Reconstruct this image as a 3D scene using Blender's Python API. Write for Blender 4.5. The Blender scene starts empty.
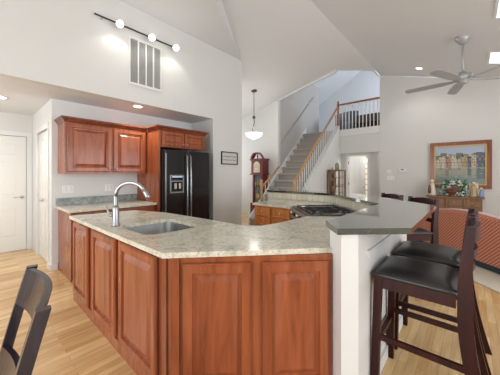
import bpy, bmesh, math, random
from math import sin, cos, pi, radians
from mathutils import Vector, Matrix, noise

# ------------------------------------------------------------------ camera, world, lights, exposure
sc = bpy.context.scene
COL = sc.collection
CAM_Z = 1.37
cd = bpy.data.cameras.new('camera'); cam = bpy.data.objects.new('camera', cd); COL.objects.link(cam)
cd.sensor_width = 36.0; cd.lens = 18.0; cd.shift_y = -13.5/500; cd.clip_start = 0.02
cam.location = (0, 0, CAM_Z); cam.rotation_euler = (pi/2, 0, radians(41.5-90))
sc.camera = cam
w = bpy.data.worlds.new('world'); sc.world = w; w.use_nodes = True
w.node_tree.nodes['Background'].inputs[0].default_value = (0.85, 0.92, 1.0, 1)
w.node_tree.nodes['Background'].inputs[1].default_value = 0.6
vs = sc.view_settings
sc.display_settings.display_device = 'sRGB'
vs.view_transform = 'Standard'; vs.look = 'None'; vs.gamma = 1; vs.use_curve_mapping = False
vs.exposure = 0.0

def area_light(name, loc, direction, sx, sy, power, col=(1, 1, 1)):
    l = bpy.data.lights.new(name, 'AREA'); l.shape = 'RECTANGLE'; l.size = sx; l.size_y = sy
    l.energy = power; l.color = col
    o = bpy.data.objects.new(name, l); COL.objects.link(o); o.location = loc
    o.rotation_euler = Vector(direction).to_track_quat('-Z', 'Z').to_euler()
    return o
# area lights added before solid walls, standing for unbuilt living-room and breakfast-area windows
area_light('living_window_standin', (2.6, -3.7, 1.5), (0, 1, 0.12), 6.0, 2.0, 185, (0.94, 0.97, 1.0))
area_light('breakfast_window_standin', (-2.9, 1.0, 1.6), (1, 0, 0.12), 5.0, 2.2, 245, (0.92, 0.96, 1.0))
area_light('daylight_loft_window', (9.3, 0.35, 4.3), (0, 1, -0.45), 1.6, 1.6, 80, (0.80, 0.88, 1.0))
area_light('daylight_entry_window', (5.2, 6.9, 1.8), (0, -1, 0.1), 1.6, 1.8, 34, (0.97, 0.985, 1.0))

hl = bpy.data.lights.new('hall_fill_light', 'POINT'); hl.energy = 42; hl.shadow_soft_size = 0.15; hl.color = (1, 0.97, 0.93)
ho = bpy.data.objects.new('hall_fill_light', hl); COL.objects.link(ho); ho.location = (-1.1, 4.9, 1.9)  # unseen point light added to brighten the low kitchen ceiling

# ------------------------------------------------------------------ materials
def new_mat(name, col, rough=0.5, metal=0.0, **kw):
    m = bpy.data.materials.new(name); m.use_nodes = True
    b = m.node_tree.nodes['Principled BSDF']
    b.inputs['Base Color'].default_value = (*col, 1); b.inputs['Roughness'].default_value = rough
    b.inputs['Metallic'].default_value = metal
    for k, v in kw.items(): b.inputs[k].default_value = v
    return m
def s2l(r, g, b):
    f = lambda c: (c/255/12.92) if c/255 <= 0.04045 else ((c/255+0.055)/1.055)**2.4
    return (f(r), f(g), f(b))
class NT:
    def __init__(s, m): s.m = m; s.t = m.node_tree; s.b = s.t.nodes['Principled BSDF']
    def n(s, kind, **inp):
        x = s.t.nodes.new(kind)
        for k, v in inp.items():
            if k.startswith('_'): setattr(x, k[1:], v)
            else: x.inputs[k.replace('__', ' ')].default_value = v
        return x
    def l(s, a, ao, b, bi): s.t.links.new(a.outputs[ao], b.inputs[bi])
    def ramp(s, stops):
        r = s.t.nodes.new('ShaderNodeValToRGB'); e = r.color_ramp.elements
        e[0].position, e[0].color = stops[0][0], (*stops[0][1], 1)
        e[1].position, e[1].color = stops[-1][0], (*stops[-1][1], 1)
        for p, c in stops[1:-1]:
            q = e.new(p); q.color = (*c, 1)
        return r
    def coords(s, out='Object', scale=(1, 1, 1), rot=(0, 0, 0)):
        tc = s.n('ShaderNodeTexCoord'); mp = s.n('ShaderNodeMapping')
        mp.inputs['Scale'].default_value = scale; mp.inputs['Rotation'].default_value = rot
        s.l(tc, out, mp, 'Vector'); return mp
def wood(name, dark, mid, light, rough=0.3, scale=(14, 14, 1.1), coat=0.3, bump=0.03):
    m = new_mat(name, mid, rough); t = NT(m)
    t.b.inputs['Coat Weight'].default_value = coat; t.b.inputs['Coat Roughness'].default_value = 0.12
    mp = t.coords(scale=scale)
    no = t.n('ShaderNodeTexNoise', Scale=1.6, Detail=7, Roughness=0.6, Distortion=0.7); t.l(mp, 0, no, 'Vector')
    r = t.ramp([(0.25, dark), (0.5, mid), (0.75, light)]); t.l(no, 'Fac', r, 0)
    t.l(r, 0, t.b, 'Base Color')
    bp = t.n('ShaderNodeBump', Strength=bump, Distance=0.01); t.l(no, 'Fac', bp, 'Height'); t.l(bp, 0, t.b, 'Normal')
    return m
def paint(name, col, rough=0.7, sc_=60, st=0.02):
    m = new_mat(name, col, rough); t = NT(m)
    no = t.n('ShaderNodeTexNoise', Scale=sc_, Detail=3); mp = t.coords(); t.l(mp, 0, no, 'Vector')
    bp = t.n('ShaderNodeBump', Strength=st, Distance=0.01); t.l(no, 'Fac', bp, 'Height'); t.l(bp, 0, t.b, 'Normal')
    return m
def emit(name, col, strength):
    m = new_mat(name, col, 0.4)
    b = m.node_tree.nodes['Principled BSDF']
    b.inputs['Emission Color'].default_value = (*col, 1); b.inputs['Emission Strength'].default_value = strength
    return m

WALL = paint('wall_paint', (0.69, 0.69, 0.675))
WALLK = paint('kitchen_wall_paint', (0.73, 0.745, 0.745))
CEIL = paint('ceiling_paint', (0.72, 0.735, 0.75))
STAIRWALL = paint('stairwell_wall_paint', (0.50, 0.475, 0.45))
LOFTP = paint('loft_wall_paint', (0.78, 0.79, 0.80))
TRIM = paint('white_trim_paint', (0.76, 0.77, 0.765), 0.4)
DOORW = paint('white_door_paint', (0.80, 0.80, 0.78), 0.4)
CHERRY = wood('cherry_wood', s2l(112, 54, 32), s2l(150, 80, 49), s2l(174, 100, 64), 0.26, scale=(7, 7, .7), coat=.25)
CHERRY.node_tree.nodes['Principled BSDF'].inputs['Specular IOR Level'].default_value = 0.4
CHERRYD = wood('cherry_wood_dark', s2l(90, 40, 25), s2l(120, 58, 34), s2l(140, 72, 44), 0.35)
ORANGEW = wood('honey_cherry_wood', s2l(160, 92, 42), s2l(200, 126, 62), s2l(214, 144, 80), 0.35)
ESP = wood('espresso_wood', s2l(34, 12, 11), s2l(52, 20, 18), s2l(68, 29, 25), 0.38, coat=0.0)
ESP.node_tree.nodes['Principled BSDF'].inputs['Specular IOR Level'].default_value = 0.22
ESPB = wood('dark_wood_blue_sheen', s2l(18, 14, 19), s2l(32, 25, 36), s2l(44, 36, 50), 0.25, coat=0.2)  # bluish window sheen tinted into the dark brown wood
MAHOG = wood('mahogany_wood', s2l(70, 16, 16), s2l(112, 26, 24), s2l(136, 40, 34), 0.3)
WALNUT = wood('walnut_wood', s2l(104, 74, 50), s2l(138, 104, 74), s2l(158, 122, 90), 0.45)
OAKR = wood('oak_rail_wood', s2l(160, 110, 60), s2l(196, 148, 92), s2l(210, 166, 110), 0.35)
OAKD = wood('loft_rail_wood', s2l(124, 76, 48), s2l(160, 104, 68), s2l(176, 120, 82), 0.35)
FRAMEW = wood('picture_frame_wood', s2l(96, 46, 22), s2l(138, 72, 36), s2l(162, 92, 48), 0.3)
GOLD = new_mat('gilt', s2l(190, 160, 100), 0.4, 0.4)
STEEL = new_mat('brushed_steel', (0.42, 0.43, 0.44), 0.38, 1.0)
CHROME = new_mat('chrome', (0.75, 0.75, 0.76), 0.12, 1.0)
NICKEL = new_mat('satin_nickel', (0.60, 0.58, 0.55), 0.3, 1.0)
BRONZE = new_mat('dark_bronze', (0.10, 0.085, 0.07), 0.35, 0.8)
BLACKG = new_mat('black_gloss', (0.012, 0.012, 0.014), 0.10, 0.0)
FRIDGEB = new_mat('black_fridge_enamel', (0.012, 0.012, 0.014), 0.16, 0.0)
BLACKM = new_mat('black_matte', (0.02, 0.02, 0.022), 0.5)
IRON = new_mat('cast_iron', (0.02, 0.02, 0.02), 0.42)
GREYFAN = new_mat('fan_grey', (0.42, 0.43, 0.45), 0.4, 0.3)
WHITEPL = new_mat('white_plastic', (0.85, 0.85, 0.83), 0.4)
VENTD = new_mat('vent_grey', (0.33, 0.33, 0.325), 0.6)
LEATHER = new_mat('black_leather', (0.022, 0.021, 0.022), 0.33)
NAVY = new_mat('navy_dark', (0.03, 0.04, 0.06), 0.7)
PINK = new_mat('pale_pink_sheen', s2l(222, 190, 186), 0.8)
CREAMC = paint('cream_rug_wool', s2l(214, 206, 190), 0.95, 200, 0.3)
CARPET = paint('grey_stair_carpet', s2l(172, 164, 156), 0.95, 220, 0.4)
GLASS = new_mat('clear_glass', (0.9, 0.95, 0.94), 0.03, 0.0, **{'Transmission Weight': 0.9, 'IOR': 1.45})
GREENGL = new_mat('green_glass', s2l(150, 170, 140), 0.1, 0.0, **{'Transmission Weight': 0.5})
TERRA = new_mat('terracotta', s2l(120, 62, 44), 0.6)
LEAF = new_mat('dark_green_leaf', s2l(56, 112, 80), 0.5)
LEAF2 = new_mat('pale_green_leaf', s2l(150, 186, 160), 0.5)
FLOWER = new_mat('white_flower', s2l(226, 232, 226), 0.6)
CERAM = new_mat('cream_ceramic', s2l(222, 214, 196), 0.3)
CERBROWN = new_mat('brown_ceramic', s2l(96, 66, 50), 0.35)
CERBLUE = new_mat('blue_ceramic', s2l(130, 150, 186), 0.35)
CERTAN = new_mat('tan_ceramic', s2l(196, 170, 124), 0.4)
GREYFAB = paint('grey_fabric', s2l(120, 124, 130), 0.9, 150, 0.2)
DARKFAB = paint('dark_fabric', s2l(84, 76, 72), 0.9, 150, 0.2)
DIALW = new_mat('clock_dial', s2l(220, 208, 180), 0.5)
PAPER = new_mat('sign_paper', s2l(206, 204, 200), 0.7)
INKG = new_mat('grey_ink', s2l(140, 138, 136), 0.7)
BULB = emit('track_bulb_glow', (1.0, 0.97, 0.92), 14)
DLGLOW = emit('downlight_glow', (1.0, 0.97, 0.93), 7)
BOWLGLOW = emit('alabaster_glow', (1.0, 0.95, 0.88), 2.2)
SKYPANE = emit('skylight_pane_daylight', (0.86, 0.94, 1.0), 1.6)
CONTROL = emit('dispenser_display', (0.55, 0.7, 0.95), 0.5)

# oak strip floor
FLOORM = new_mat('oak_strip_floor', s2l(214, 174, 118), 0.28); t = NT(FLOORM)
mp = t.coords()
bk = t.n('ShaderNodeTexBrick', Scale=1.0, **{'Mortar__Size': 0.0012, 'Mortar__Smooth': 0.2, 'Brick__Width': 0.8, 'Row__Height': 0.058, 'Bias': 0.0})
bk.offset = 0.37; bk.offset_frequency = 2
bk.inputs['Color1'].default_value = (*s2l(234, 204, 154), 1); bk.inputs['Color2'].default_value = (*s2l(200, 156, 100), 1)
bk.inputs['Mortar'].default_value = (*s2l(172, 130, 86), 1)
t.l(mp, 0, bk, 'Vector')
mp2 = t.coords(scale=(2.0, 22, 1)); no = t.n('ShaderNodeTexNoise', Scale=1.5, Detail=6, Roughness=0.6, Distortion=0.5); t.l(mp2, 0, no, 'Vector')
rp = t.ramp([(0.3, (0.80, 0.76, 0.70)), (0.7, (1.1, 1.1, 1.08))]); t.l(no, 'Fac', rp, 0)
mx = t.n('ShaderNodeMix', _data_type='RGBA', _blend_type='MULTIPLY'); mx.inputs[0].default_value = 1.0
t.l(bk, 'Color', mx, 6); t.l(rp, 0, mx, 7); t.l(mx, 2, t.b, 'Base Color')
t.b.inputs['Coat Weight'].default_value = 0.2; t.b.inputs['Coat Roughness'].default_value = 0.2

# granite
def granite(name, stops, sc1, rough):
    m = new_mat(name, (0.5, 0.5, 0.45), rough); t = NT(m); mp = t.coords()
    a = t.n('ShaderNodeTexNoise', Scale=sc1, Detail=8, Roughness=0.72, Distortion=0.9); t.l(mp, 0, a, 'Vector')
    r = t.ramp(stops); t.l(a, 'Fac', r, 0)
    v = t.n('ShaderNodeTexNoise', Scale=sc1*7, Detail=4, Roughness=0.8); t.l(mp, 0, v, 'Vector')
    r2 = t.ramp([(0.36, (0.55, 0.54, 0.50)), (0.5, (1, 1, 1)), (0.68, (1.08, 1.07, 1.03))]); t.l(v, 'Fac', r2, 0)
    mx = t.n('ShaderNodeMix', _data_type='RGBA', _blend_type='MULTIPLY'); mx.inputs[0].default_value = 0.8
    t.l(r, 0, mx, 6); t.l(r2, 0, mx, 7); t.l(mx, 2, t.b, 'Base Color'); return m
GRAN = granite('cream_granite', [(0.28, s2l(156, 160, 150)), (0.42, s2l(208, 205, 188)), (0.55, s2l(230, 226, 212)), (0.66, s2l(214, 198, 170)), (0.78, s2l(182, 180, 168))], 5.0, 0.16)
GRANG = granite('grey_granite', [(0.28, s2l(96, 104, 104)), (0.45, s2l(140, 150, 150)), (0.6, s2l(176, 182, 176)), (0.78, s2l(120, 122, 116))], 6.0, 0.25)
SLAB = granite('dark_green_stone', [(0.3, s2l(40, 46, 41)), (0.5, s2l(62, 69, 62)), (0.7, s2l(80, 87, 79))], 30.0, 0.045)
NT(SLAB).b.inputs['IOR'].default_value = 2.1; NT(SLAB).b.inputs['Coat Weight'].default_value = 1.0; NT(SLAB).b.inputs['Coat IOR'].default_value = 1.5; NT(SLAB).b.inputs['Coat Roughness'].default_value = 0.03

# stone tile on the bar wall (u along the wall, v up)
TILE = new_mat('cream_stone_tile', s2l(206, 200, 176), 0.45); t = NT(TILE)
mp = t.coords('UV'); bk = t.n('ShaderNodeTexBrick', Scale=1.0, **{'Mortar__Size': 0.003, 'Brick__Width': 0.102, 'Row__Height': 0.102})
bk.offset = 0.5
bk.inputs['Color1'].default_value = (*s2l(228, 225, 208), 1); bk.inputs['Color2'].default_value = (*s2l(212, 206, 182), 1)
bk.inputs['Mortar'].default_value = (*s2l(176, 170, 150), 1); t.l(mp, 0, bk, 'Vector'); t.l(bk, 'Color', t.b, 'Base Color')

# coral lattice upholstery, local x along the back, z up
CORAL = new_mat('coral_lattice_cloth', s2l(206, 110, 84), 0.85); t = NT(CORAL)
tc = t.n('ShaderNodeTexCoord'); sx = t.n('ShaderNodeSeparateXYZ'); t.l(tc, 'Object', sx, 0)
def diag(sign):
    ml = t.n('ShaderNodeMath', _operation='MULTIPLY'); t.l(sx, 'Z', ml, 0); ml.inputs[1].default_value = sign
    ad = t.n('ShaderNodeMath', _operation='ADD'); t.l(sx, 'X', ad, 0); t.l(ml, 0, ad, 1)
    m2 = t.n('ShaderNodeMath', _operation='MULTIPLY'); t.l(ad, 0, m2, 0); m2.inputs[1].default_value = 20.0
    fr = t.n('ShaderNodeMath', _operation='FRACT'); t.l(m2, 0, fr, 0)
    r = t.ramp([(0.0, (0, 0, 0)), (0.22, (1, 1, 1)), (0.62, (1, 1, 1)), (0.9, (0, 0, 0))]); t.l(fr, 0, r, 0); return r
ra, rb = diag(1.0), diag(-1.0)
mm = t.n('ShaderNodeMix', _data_type='RGBA', _blend_type='MULTIPLY'); mm.inputs[0].default_value = 0.45; t.l(ra, 0, mm, 6); t.l(rb, 0, mm, 7)
cr = t.ramp([(0.0, s2l(150, 88, 74)), (0.5, s2l(204, 128, 102)), (1.0, s2l(222, 152, 126))]); t.l(mm, 2, cr, 0); t.l(cr, 0, t.b, 'Base Color')

# ------------------------------------------------------------------ mesh helpers
class MB:
    def __init__(s): s.bm = bmesh.new(); s.uv = None
    def face(s, pts, mi=0, uvs=None, smooth=False):
        f = s.bm.faces.new([s.bm.verts.new(p) for p in pts]); f.material_index = mi; f.smooth = smooth
        if uvs:
            if s.uv is None: s.uv = s.bm.loops.layers.uv.new('UVMap')
            for l, q in zip(f.loops, uvs): l[s.uv].uv = q
        return s
    def hexa(s, p, mi=0, bev=0.0):
        vs_ = [s.bm.verts.new(q) for q in p]; fs = []
        for i in ((3, 2, 1, 0), (4, 5, 6, 7), (0, 1, 5, 4), (1, 2, 6, 5), (2, 3, 7, 6), (3, 0, 4, 7)):
            f = s.bm.faces.new([vs_[k] for k in i]); f.material_index = mi; fs.append(f)
        if bev:
            es = list({e for f in fs for e in f.edges})
            bmesh.ops.bevel(s.bm, geom=es, offset=bev, segments=2, profile=0.5, affect='EDGES', clamp_overlap=True)
        return s
    def box(s, a, b, mi=0, bev=0.0):
        (x0, y0, z0), (x1, y1, z1) = [min(u, v) for u, v in zip(a, b)], [max(u, v) for u, v in zip(a, b)]
        return s.hexa([(x0, y0, z0), (x1, y0, z0), (x1, y1, z0), (x0, y1, z0), (x0, y0, z1), (x1, y0, z1), (x1, y1, z1), (x0, y1, z1)], mi, bev)
    def prism(s, poly, z0, z1, mi=0, bev=0.0, holes=()):
        """horizontal polygon (ccw) with optional holes, extruded z0..z1"""
        bm = s.bm; loops = [list(poly)] + [list(h) for h in holes]; new = []
        for z, up in ((z1, 1), (z0, -1)):
            es = []
            for lp in loops:
                v = [bm.verts.new((x, y, z)) for x, y in lp]
                es += [bm.edges.new((v[i], v[(i+1) % len(v)])) for i in range(len(v))]
            if len(loops) == 1:
                f = bm.faces.new(v if up == 1 else v[::-1]); new.append(f)
            else:
                r = bmesh.ops.triangle_fill(bm, use_beauty=True, edges=es, normal=(0, 0, up)); new += [g for g in r['geom'] if isinstance(g, bmesh.types.BMFace)]
        for k, lp in enumerate(loops):
            n = len(lp)
            for i in range(n):
                (xa, ya), (xb, yb) = lp[i], lp[(i+1) % n]
                q = [(xa, ya, z0), (xb, yb, z0), (xb, yb, z1), (xa, ya, z1)]
                new.append(bm.faces.new([bm.verts.new(p) for p in (q if k == 0 else q[::-1])]))
        for f in new: f.material_index = mi
        bmesh.ops.remove_doubles(bm, verts=list({v for f in new for v in f.verts}), dist=1e-5)
        return s
    def vprism(s, pts2, origin, u, n, t, mi=0):
        """vertical polygon in the plane (u, z) at origin, thickened by t along n"""
        o, u, n = Vector(origin), Vector(u), Vector(n)
        a = [o + u*x + Vector((0, 0, z)) for x, z in pts2]; b = [p + n*t for p in a]
        va = [s.bm.verts.new(p) for p in a]; vb = [s.bm.verts.new(p) for p in b]; k = len(a)
        fs = [s.bm.faces.new(va), s.bm.faces.new(vb[::-1])]
        for i in range(k): fs.append(s.bm.faces.new([va[(i+1) % k], va[i], vb[i], vb[(i+1) % k]]))
        for f in fs: f.material_index = mi
        return s
    def tube(s, pts, r, seg=10, mi=0, caps=True):
        pts = [Vector(p) for p in pts]; rs = r if isinstance(r, (list, tuple)) else [r]*len(pts); rings = []
        ref = None
        for i, p in enumerate(pts):
            d = (pts[min(i+1, len(pts)-1)] - pts[max(i-1, 0)]).normalized()
            if ref is None: ref = Vector((0, 0, 1)) if abs(d.z) < 0.9 else Vector((1, 0, 0))
            a = d.cross(ref).normalized(); b = d.cross(a).normalized(); ref = a.cross(d).normalized()
            ref = -b if (-b).dot(ref) > 0 else b
            rings.append([s.bm.verts.new(p + (a*cos(2*pi*k/seg) + ref*sin(2*pi*k/seg))*rs[i]) for k in range(seg)])
        for i in range(len(rings)-1):
            for k in range(seg):
                f = s.bm.faces.new([rings[i][k], rings[i][(k+1) % seg], rings[i+1][(k+1) % seg], rings[i+1][k]]); f.smooth = True; f.material_index = mi
        if caps:
            for rg in (rings[0], rings[-1]):
                f = s.bm.faces.new(rg); f.material_index = mi
        return s
    def lathe(s, prof, c=(0, 0, 0), seg=24, mi=0, sx_=1.0, sy_=1.0, smooth=True):
        c = Vector(c); rings = []
        for r, z in prof:
            if r < 1e-5: rings.append([s.bm.verts.new(c + Vector((0, 0, z)))])
            else: rings.append([s.bm.verts.new(c + Vector((r*sx_*cos(2*pi*k/seg), r*sy_*sin(2*pi*k/seg), z))) for k in range(seg)])
        for a, b in zip(rings, rings[1:]):
            if len(a) == 1 and len(b) == 1: continue
            for k in range(seg):
                k2 = (k+1) % seg
                if len(a) == 1: q = [a[0], b[k2], b[k]]
                elif len(b) == 1: q = [a[k], a[k2], b[0]]
                else: q = [a[k], a[k2], b[k2], b[k]]
                f = s.bm.faces.new(q); f.smooth = smooth; f.material_index = mi
        for rg in (rings[0], rings[-1]):
            if len(rg) > 2: s.bm.faces.new(rg).material_index = mi
        return s
    def ball(s, c, r, mi=0, seg=14, sc3=(1, 1, 1)):
        n = 8
        return s.lathe([(r*sc3[0]*sin(pi*i/n) if 0 < i < n else 0, -r*sc3[2]*cos(pi*i/n)) for i in range(n+1)], c, seg, mi, 1.0, sc3[1]/sc3[0])
    def panel(s, o, u, v, n, w, h, loops, back, mi=0):
        """a rectangular front w x h at o, made of nested rectangles (inset, depth along n), with flat back at -back"""
        o, u, v, n = Vector(o), Vector(u), Vector(v), Vector(n)
        def ring(i, d): return [s.bm.verts.new(o + u*x + v*y + n*d) for x, y in ((i, i), (w-i, i), (w-i, h-i), (i, h-i))]
        rs = [ring(0, -back)] + [ring(i, d) for i, d in loops]
        flip = u.cross(v).dot(n) < 0
        def mk(q):
            f = s.bm.faces.new(q[::-1] if flip else q); f.material_index = mi
        mk(rs[0][::-1]); mk(rs[-1])
        for a, b in zip(rs, rs[1:]):
            for k in range(4): mk([a[k], a[(k+1) % 4], b[(k+1) % 4], b[k]])
        return s
    def loft(s, sections, mi=0, smooth=False, closed_caps=True):
        """list of equal-length point loops"""
        rs = [[s.bm.verts.new(p) for p in sec] for sec in sections]; n = len(rs[0])
        for a, b in zip(rs, rs[1:]):
            for k in range(n):
                f = s.bm.faces.new([a[k], a[(k+1) % n], b[(k+1) % n], b[k]]); f.smooth = smooth; f.material_index = mi
        if closed_caps:
            s.bm.faces.new(rs[0][::-1]).material_index = mi; s.bm.faces.new(rs[-1]).material_index = mi
        return s
    def build(s, name, mat, parent=None, local=False, sub=0, recalc=True):
        if recalc: bmesh.ops.recalc_face_normals(s.bm, faces=s.bm.faces[:])
        me = bpy.data.meshes.new(name)
        if parent is not None and not local:
            off = Vector((0, 0, 0)); p = parent
            while p is not None: off += p.location; p = p.parent
            bmesh.ops.translate(s.bm, verts=s.bm.verts[:], vec=-off)
        s.bm.to_mesh(me); s.bm.free()
        for m in (mat if isinstance(mat, (list, tuple)) else [mat]): me.materials.append(m)
        o = bpy.data.objects.new(name, me); COL.objects.link(o)
        if parent is not None: o.parent = parent
        if sub:
            md = o.modifiers.new('subdivision', 'SUBSURF'); md.levels = sub; md.render_levels = sub
        return o

def tag(o, label, cat, group=None, kind=None):
    o['label'] = label; o['category'] = cat
    if group: o['group'] = group
    if kind: o['kind'] = kind
    return o
def thing(name, label, cat, loc=(0, 0, 0), rz=0, group=None):
    o = bpy.data.objects.new(name, None); COL.objects.link(o); o.location = loc; o.rotation_euler = (0, 0, rz)
    o.empty_display_size = 0.1
    return tag(o, label, cat, group)
def struct(name, mb, mat, label, cat, recalc=True):
    o = mb.build(name, mat, recalc=recalc); tag(o, label, cat); o['kind'] = 'structure'; return o
def dup(root, loc, rz, label):
    r = root.copy(); COL.objects.link(r); r.location = loc; r.rotation_euler = (0, 0, rz); r['label'] = label
    for ch in list(root.children):
        c = ch.copy(); COL.objects.link(c); c.parent = r
        for g in list(ch.children):
            d = g.copy(); COL.objects.link(d); d.parent = c
    return r
def rrect(x0, y0, x1, y1, r, n=6):
    out = []
    for cx, cy, a0 in ((x1-r, y1-r, 0), (x0+r, y1-r, 90), (x0+r, y0+r, 180), (x1-r, y0+r, 270)):
        for i in range(n+1):
            a = radians(a0 + 90*i/n); out.append((cx+r*cos(a), cy+r*sin(a)))
    return out

# ------------------------------------------------------------------ room shell
ZL = lambda y: 3.84 + 0.24*(3.75-y)          # left roof slope
ZR = lambda y: 4.26 - 0.29*(2.0-y)           # right roof slope
XW, XB, YS = -3.0, 8.05, -3.8
S2 = 0.70710678
struct('floor', MB().box((XW-.1, YS-.1, -0.1), (10.6, 7.1, 0)), FLOORM, 'light oak strip floor running through the whole house', 'floor')

m = MB()
PL = lambda x, y: (x, y, ZL(y))
m.face([PL(3.97, 3.75), PL(3.97, 7.0), PL(6.38, 7.0), PL(6.38, 3.75)])
m.face([PL(3.97, 3.75), PL(6.38, 3.75), PL(6.38, 2.65), PL(7.50, 2.0), PL(1.20, 2.0)])
m.face([(1.20, 2.0, 4.26), (7.50, 2.0, 4.26), (8.05, 2.0, 4.26), (8.05, YS, ZR(YS)), (XW, YS, ZR(YS)), (XW, 2.0, 4.26)])
m.face([(3.97, 3.75, 3.84), (1.2, 2.0, 3.84), (1.2, 2.0, 4.26)])
m.face([(1.2, 2.0, 3.84), (XW, 2.0, 3.84), (XW, 2.0, 4.26), (1.2, 2.0, 4.26)])
m.face([(3.97, 3.75, 3.84), (XW, 3.75, 3.84), (XW, 2.0, 3.84), (1.2, 2.0, 3.84)])
struct('ceiling', m, CEIL, 'white vaulted ceiling rising to a ridge above the kitchen and living room', 'ceiling', recalc=False)
struct('ceiling_kitchen', MB().box((XW, 3.871, 2.4402), (3.159, 6.15, 2.54)), CEIL, 'low flat ceiling over the back kitchen run and hall', 'ceiling')
struct('ceiling_loft', MB().face([(6.4, 1.9, 6.28), (10.5, 1.9, 6.28), (10.5, 5.2, 4.31), (6.4, 5.2, 4.31)]).face([(6.4, 1.9, 6.28), (10.5, 1.9, 6.28), (10.5, -0.2, 6.28), (6.4, -0.2, 6.28)]), CEIL, 'sloped ceiling above the upstairs loft', 'ceiling', recalc=False)

struct('wall_bulkhead', MB().box((XW, 3.75, 2.44), (3.16, 3.87, 3.86)), WALL, 'tall white wall above the kitchen cabinets with a vent grille', 'wall')
struct('wall_alcove', MB().box((3.16, 3.75, 0), (3.97, 7.0, 3.86)), WALL, 'white wall beside the fridge carrying a small framed sign', 'wall')
struct('wall_kitchen', MB().box((0.79, 4.45, 0), (3.16, 4.57, 2.44)), WALLK, 'pale kitchen wall behind the counter and wall cabinets', 'wall')
m = MB()
m.box((0.79, 4.57, 0), (0.91, 4.66, 2.44)); m.box((0.79, 5.50, 0), (0.91, 6.05, 2.44)); m.box((0.79, 4.66, 2.06), (0.91, 5.50, 2.44))
struct('wall_closet', m, WALLK, 'short hall wall holding the closet door', 'wall')
m = MB()
m.box((XW, 6.05, 0), (-0.12, 6.17, 2.44)); m.box((0.72, 6.05, 0), (0.91, 6.17, 2.44)); m.box((-0.12, 6.05, 2.05), (0.72, 6.17, 2.44))
struct('wall_hall', m, WALL, 'cream hall wall around the white panel door', 'wall')
struct('wall_foyer', MB().vprism([(4.48, 0), (7.0, 0), (7.0, ZL(7.0)), (4.48, ZL(4.48))], (6.38, 0, 0), (0, 1, 0), (1, 0, 0), 0.12), WALL, 'cream foyer wall behind the tall clock', 'wall')
struct('wall_entry', MB().box((3.97, 7.0, 0), (6.5, 7.1, 3.3)), WALL, 'end wall of the foyer', 'wall')
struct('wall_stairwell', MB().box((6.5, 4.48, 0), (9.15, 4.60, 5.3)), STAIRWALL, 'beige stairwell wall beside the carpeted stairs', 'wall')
m = MB()
m.vprism([(2.65, ZL(2.65)-0.07), (4.48, ZL(4.48)-0.015), (4.48, 5.3), (2.65, 5.9)], (6.38, 0, 0), (0, 1, 0), (1, 0, 0), 0.06)
dgx, dgy = 1.12, -0.65; L = math.hypot(dgx, dgy)
m.vprism([(0, ZL(2.65)-.01), (L, 4.25), (L, 6.3), (0, 5.9)], (6.38, 2.65, 0), (dgx/L, dgy/L, 0), (0.5, 0.866, 0), 0.05)
m.vprism([(7.5, 4.255), (8.05, 4.255), (8.05, 6.3), (7.5, 6.3)], (0, 2.02, 0), (1, 0, 0), (0, 1, 0), 0.04)
struct('wall_header', m, CEIL, 'slim white header where the vault meets the stairwell', 'wall')
struct('wall_painting', MB().vprism([(YS, 0), (2.02, 0), (2.02, 4.26), (YS, ZR(YS))], (XB, 0, 0), (0, 1, 0), (1, 0, 0), 0.14), WALL, 'cream living room wall behind the painting and sideboard', 'wall')
m = MB()
m.box((10.4, -0.2, 2.78), (10.5, 5.2, 6.3)); m.box((8.19, -0.3, 2.78), (10.5, -0.2, 6.3)); m.box((9.15, 4.6, 2.78), (10.5, 5.2, 2.9)); m.box((9.15, 5.2, 2.6), (10.5, 5.3, 6.3))
m.box((6.4, -.2, 4.3), (8.19, -.1, 6.28))
struct('wall_loft', m, LOFTP, 'far upstairs wall washed in blue daylight', 'wall')
struct('floor_loft', MB().box((8.10, -0.2, 2.56), (10.5, 4.48, 2.78)), CARPET, 'upstairs loft floor', 'floor')
struct('trim_1', MB().box((8.03, 2.022, 2.60), (8.10, 3.30, 2.80)), TRIM, 'white fascia under the loft balusters', 'trim')
m = MB(); m.box((8.06, 2.022, 2.03), (8.16, 3.30, 2.60))
struct('wall_underloft', m, WALL, 'wall strip between the loft fascia and the doorway', 'wall')
m = MB(); m.box((8.30, 3.06, 0), (8.40, 3.30, 2.56)); m.box((8.30, 2.022, 0), (8.40, 2.40, 2.56)); m.box((8.30, 2.40, 1.97), (8.40, 3.06, 2.56))
struct('wall_hallway', m, WALL, 'shaded wall around the cased doorway under the loft', 'wall')
m = MB(); m.box((10.3, 1.6, 0), (10.4, 4.0, 2.56)); m.box((8.4, 1.5, 0), (10.4, 1.6, 2.56)); m.box((8.4, 4.0, 0), (10.4, 4.1, 2.56))
struct('wall_beyond', m, TRIM, 'bright white room seen through the doorway', 'wall')
struct('wall_right', MB().box((XW, YS-.1, 0), (8.2, YS, 2.7)), WALL, 'long wall of the living room', 'wall')
struct('wall_left', MB().box((XW-.1, YS, 0), (XW, 7.0, 4.4)), WALL, 'breakfast area wall', 'wall')
m = MB(); m.vprism([(5.3, 0), (8.28, 0), (8.28, 2.72), (8.05, 2.62), (5.3, 0.12)], (0, 3.24, 0), (1, 0, 0), (0, 1, 0), 0.10)
stair_side = m

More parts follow.
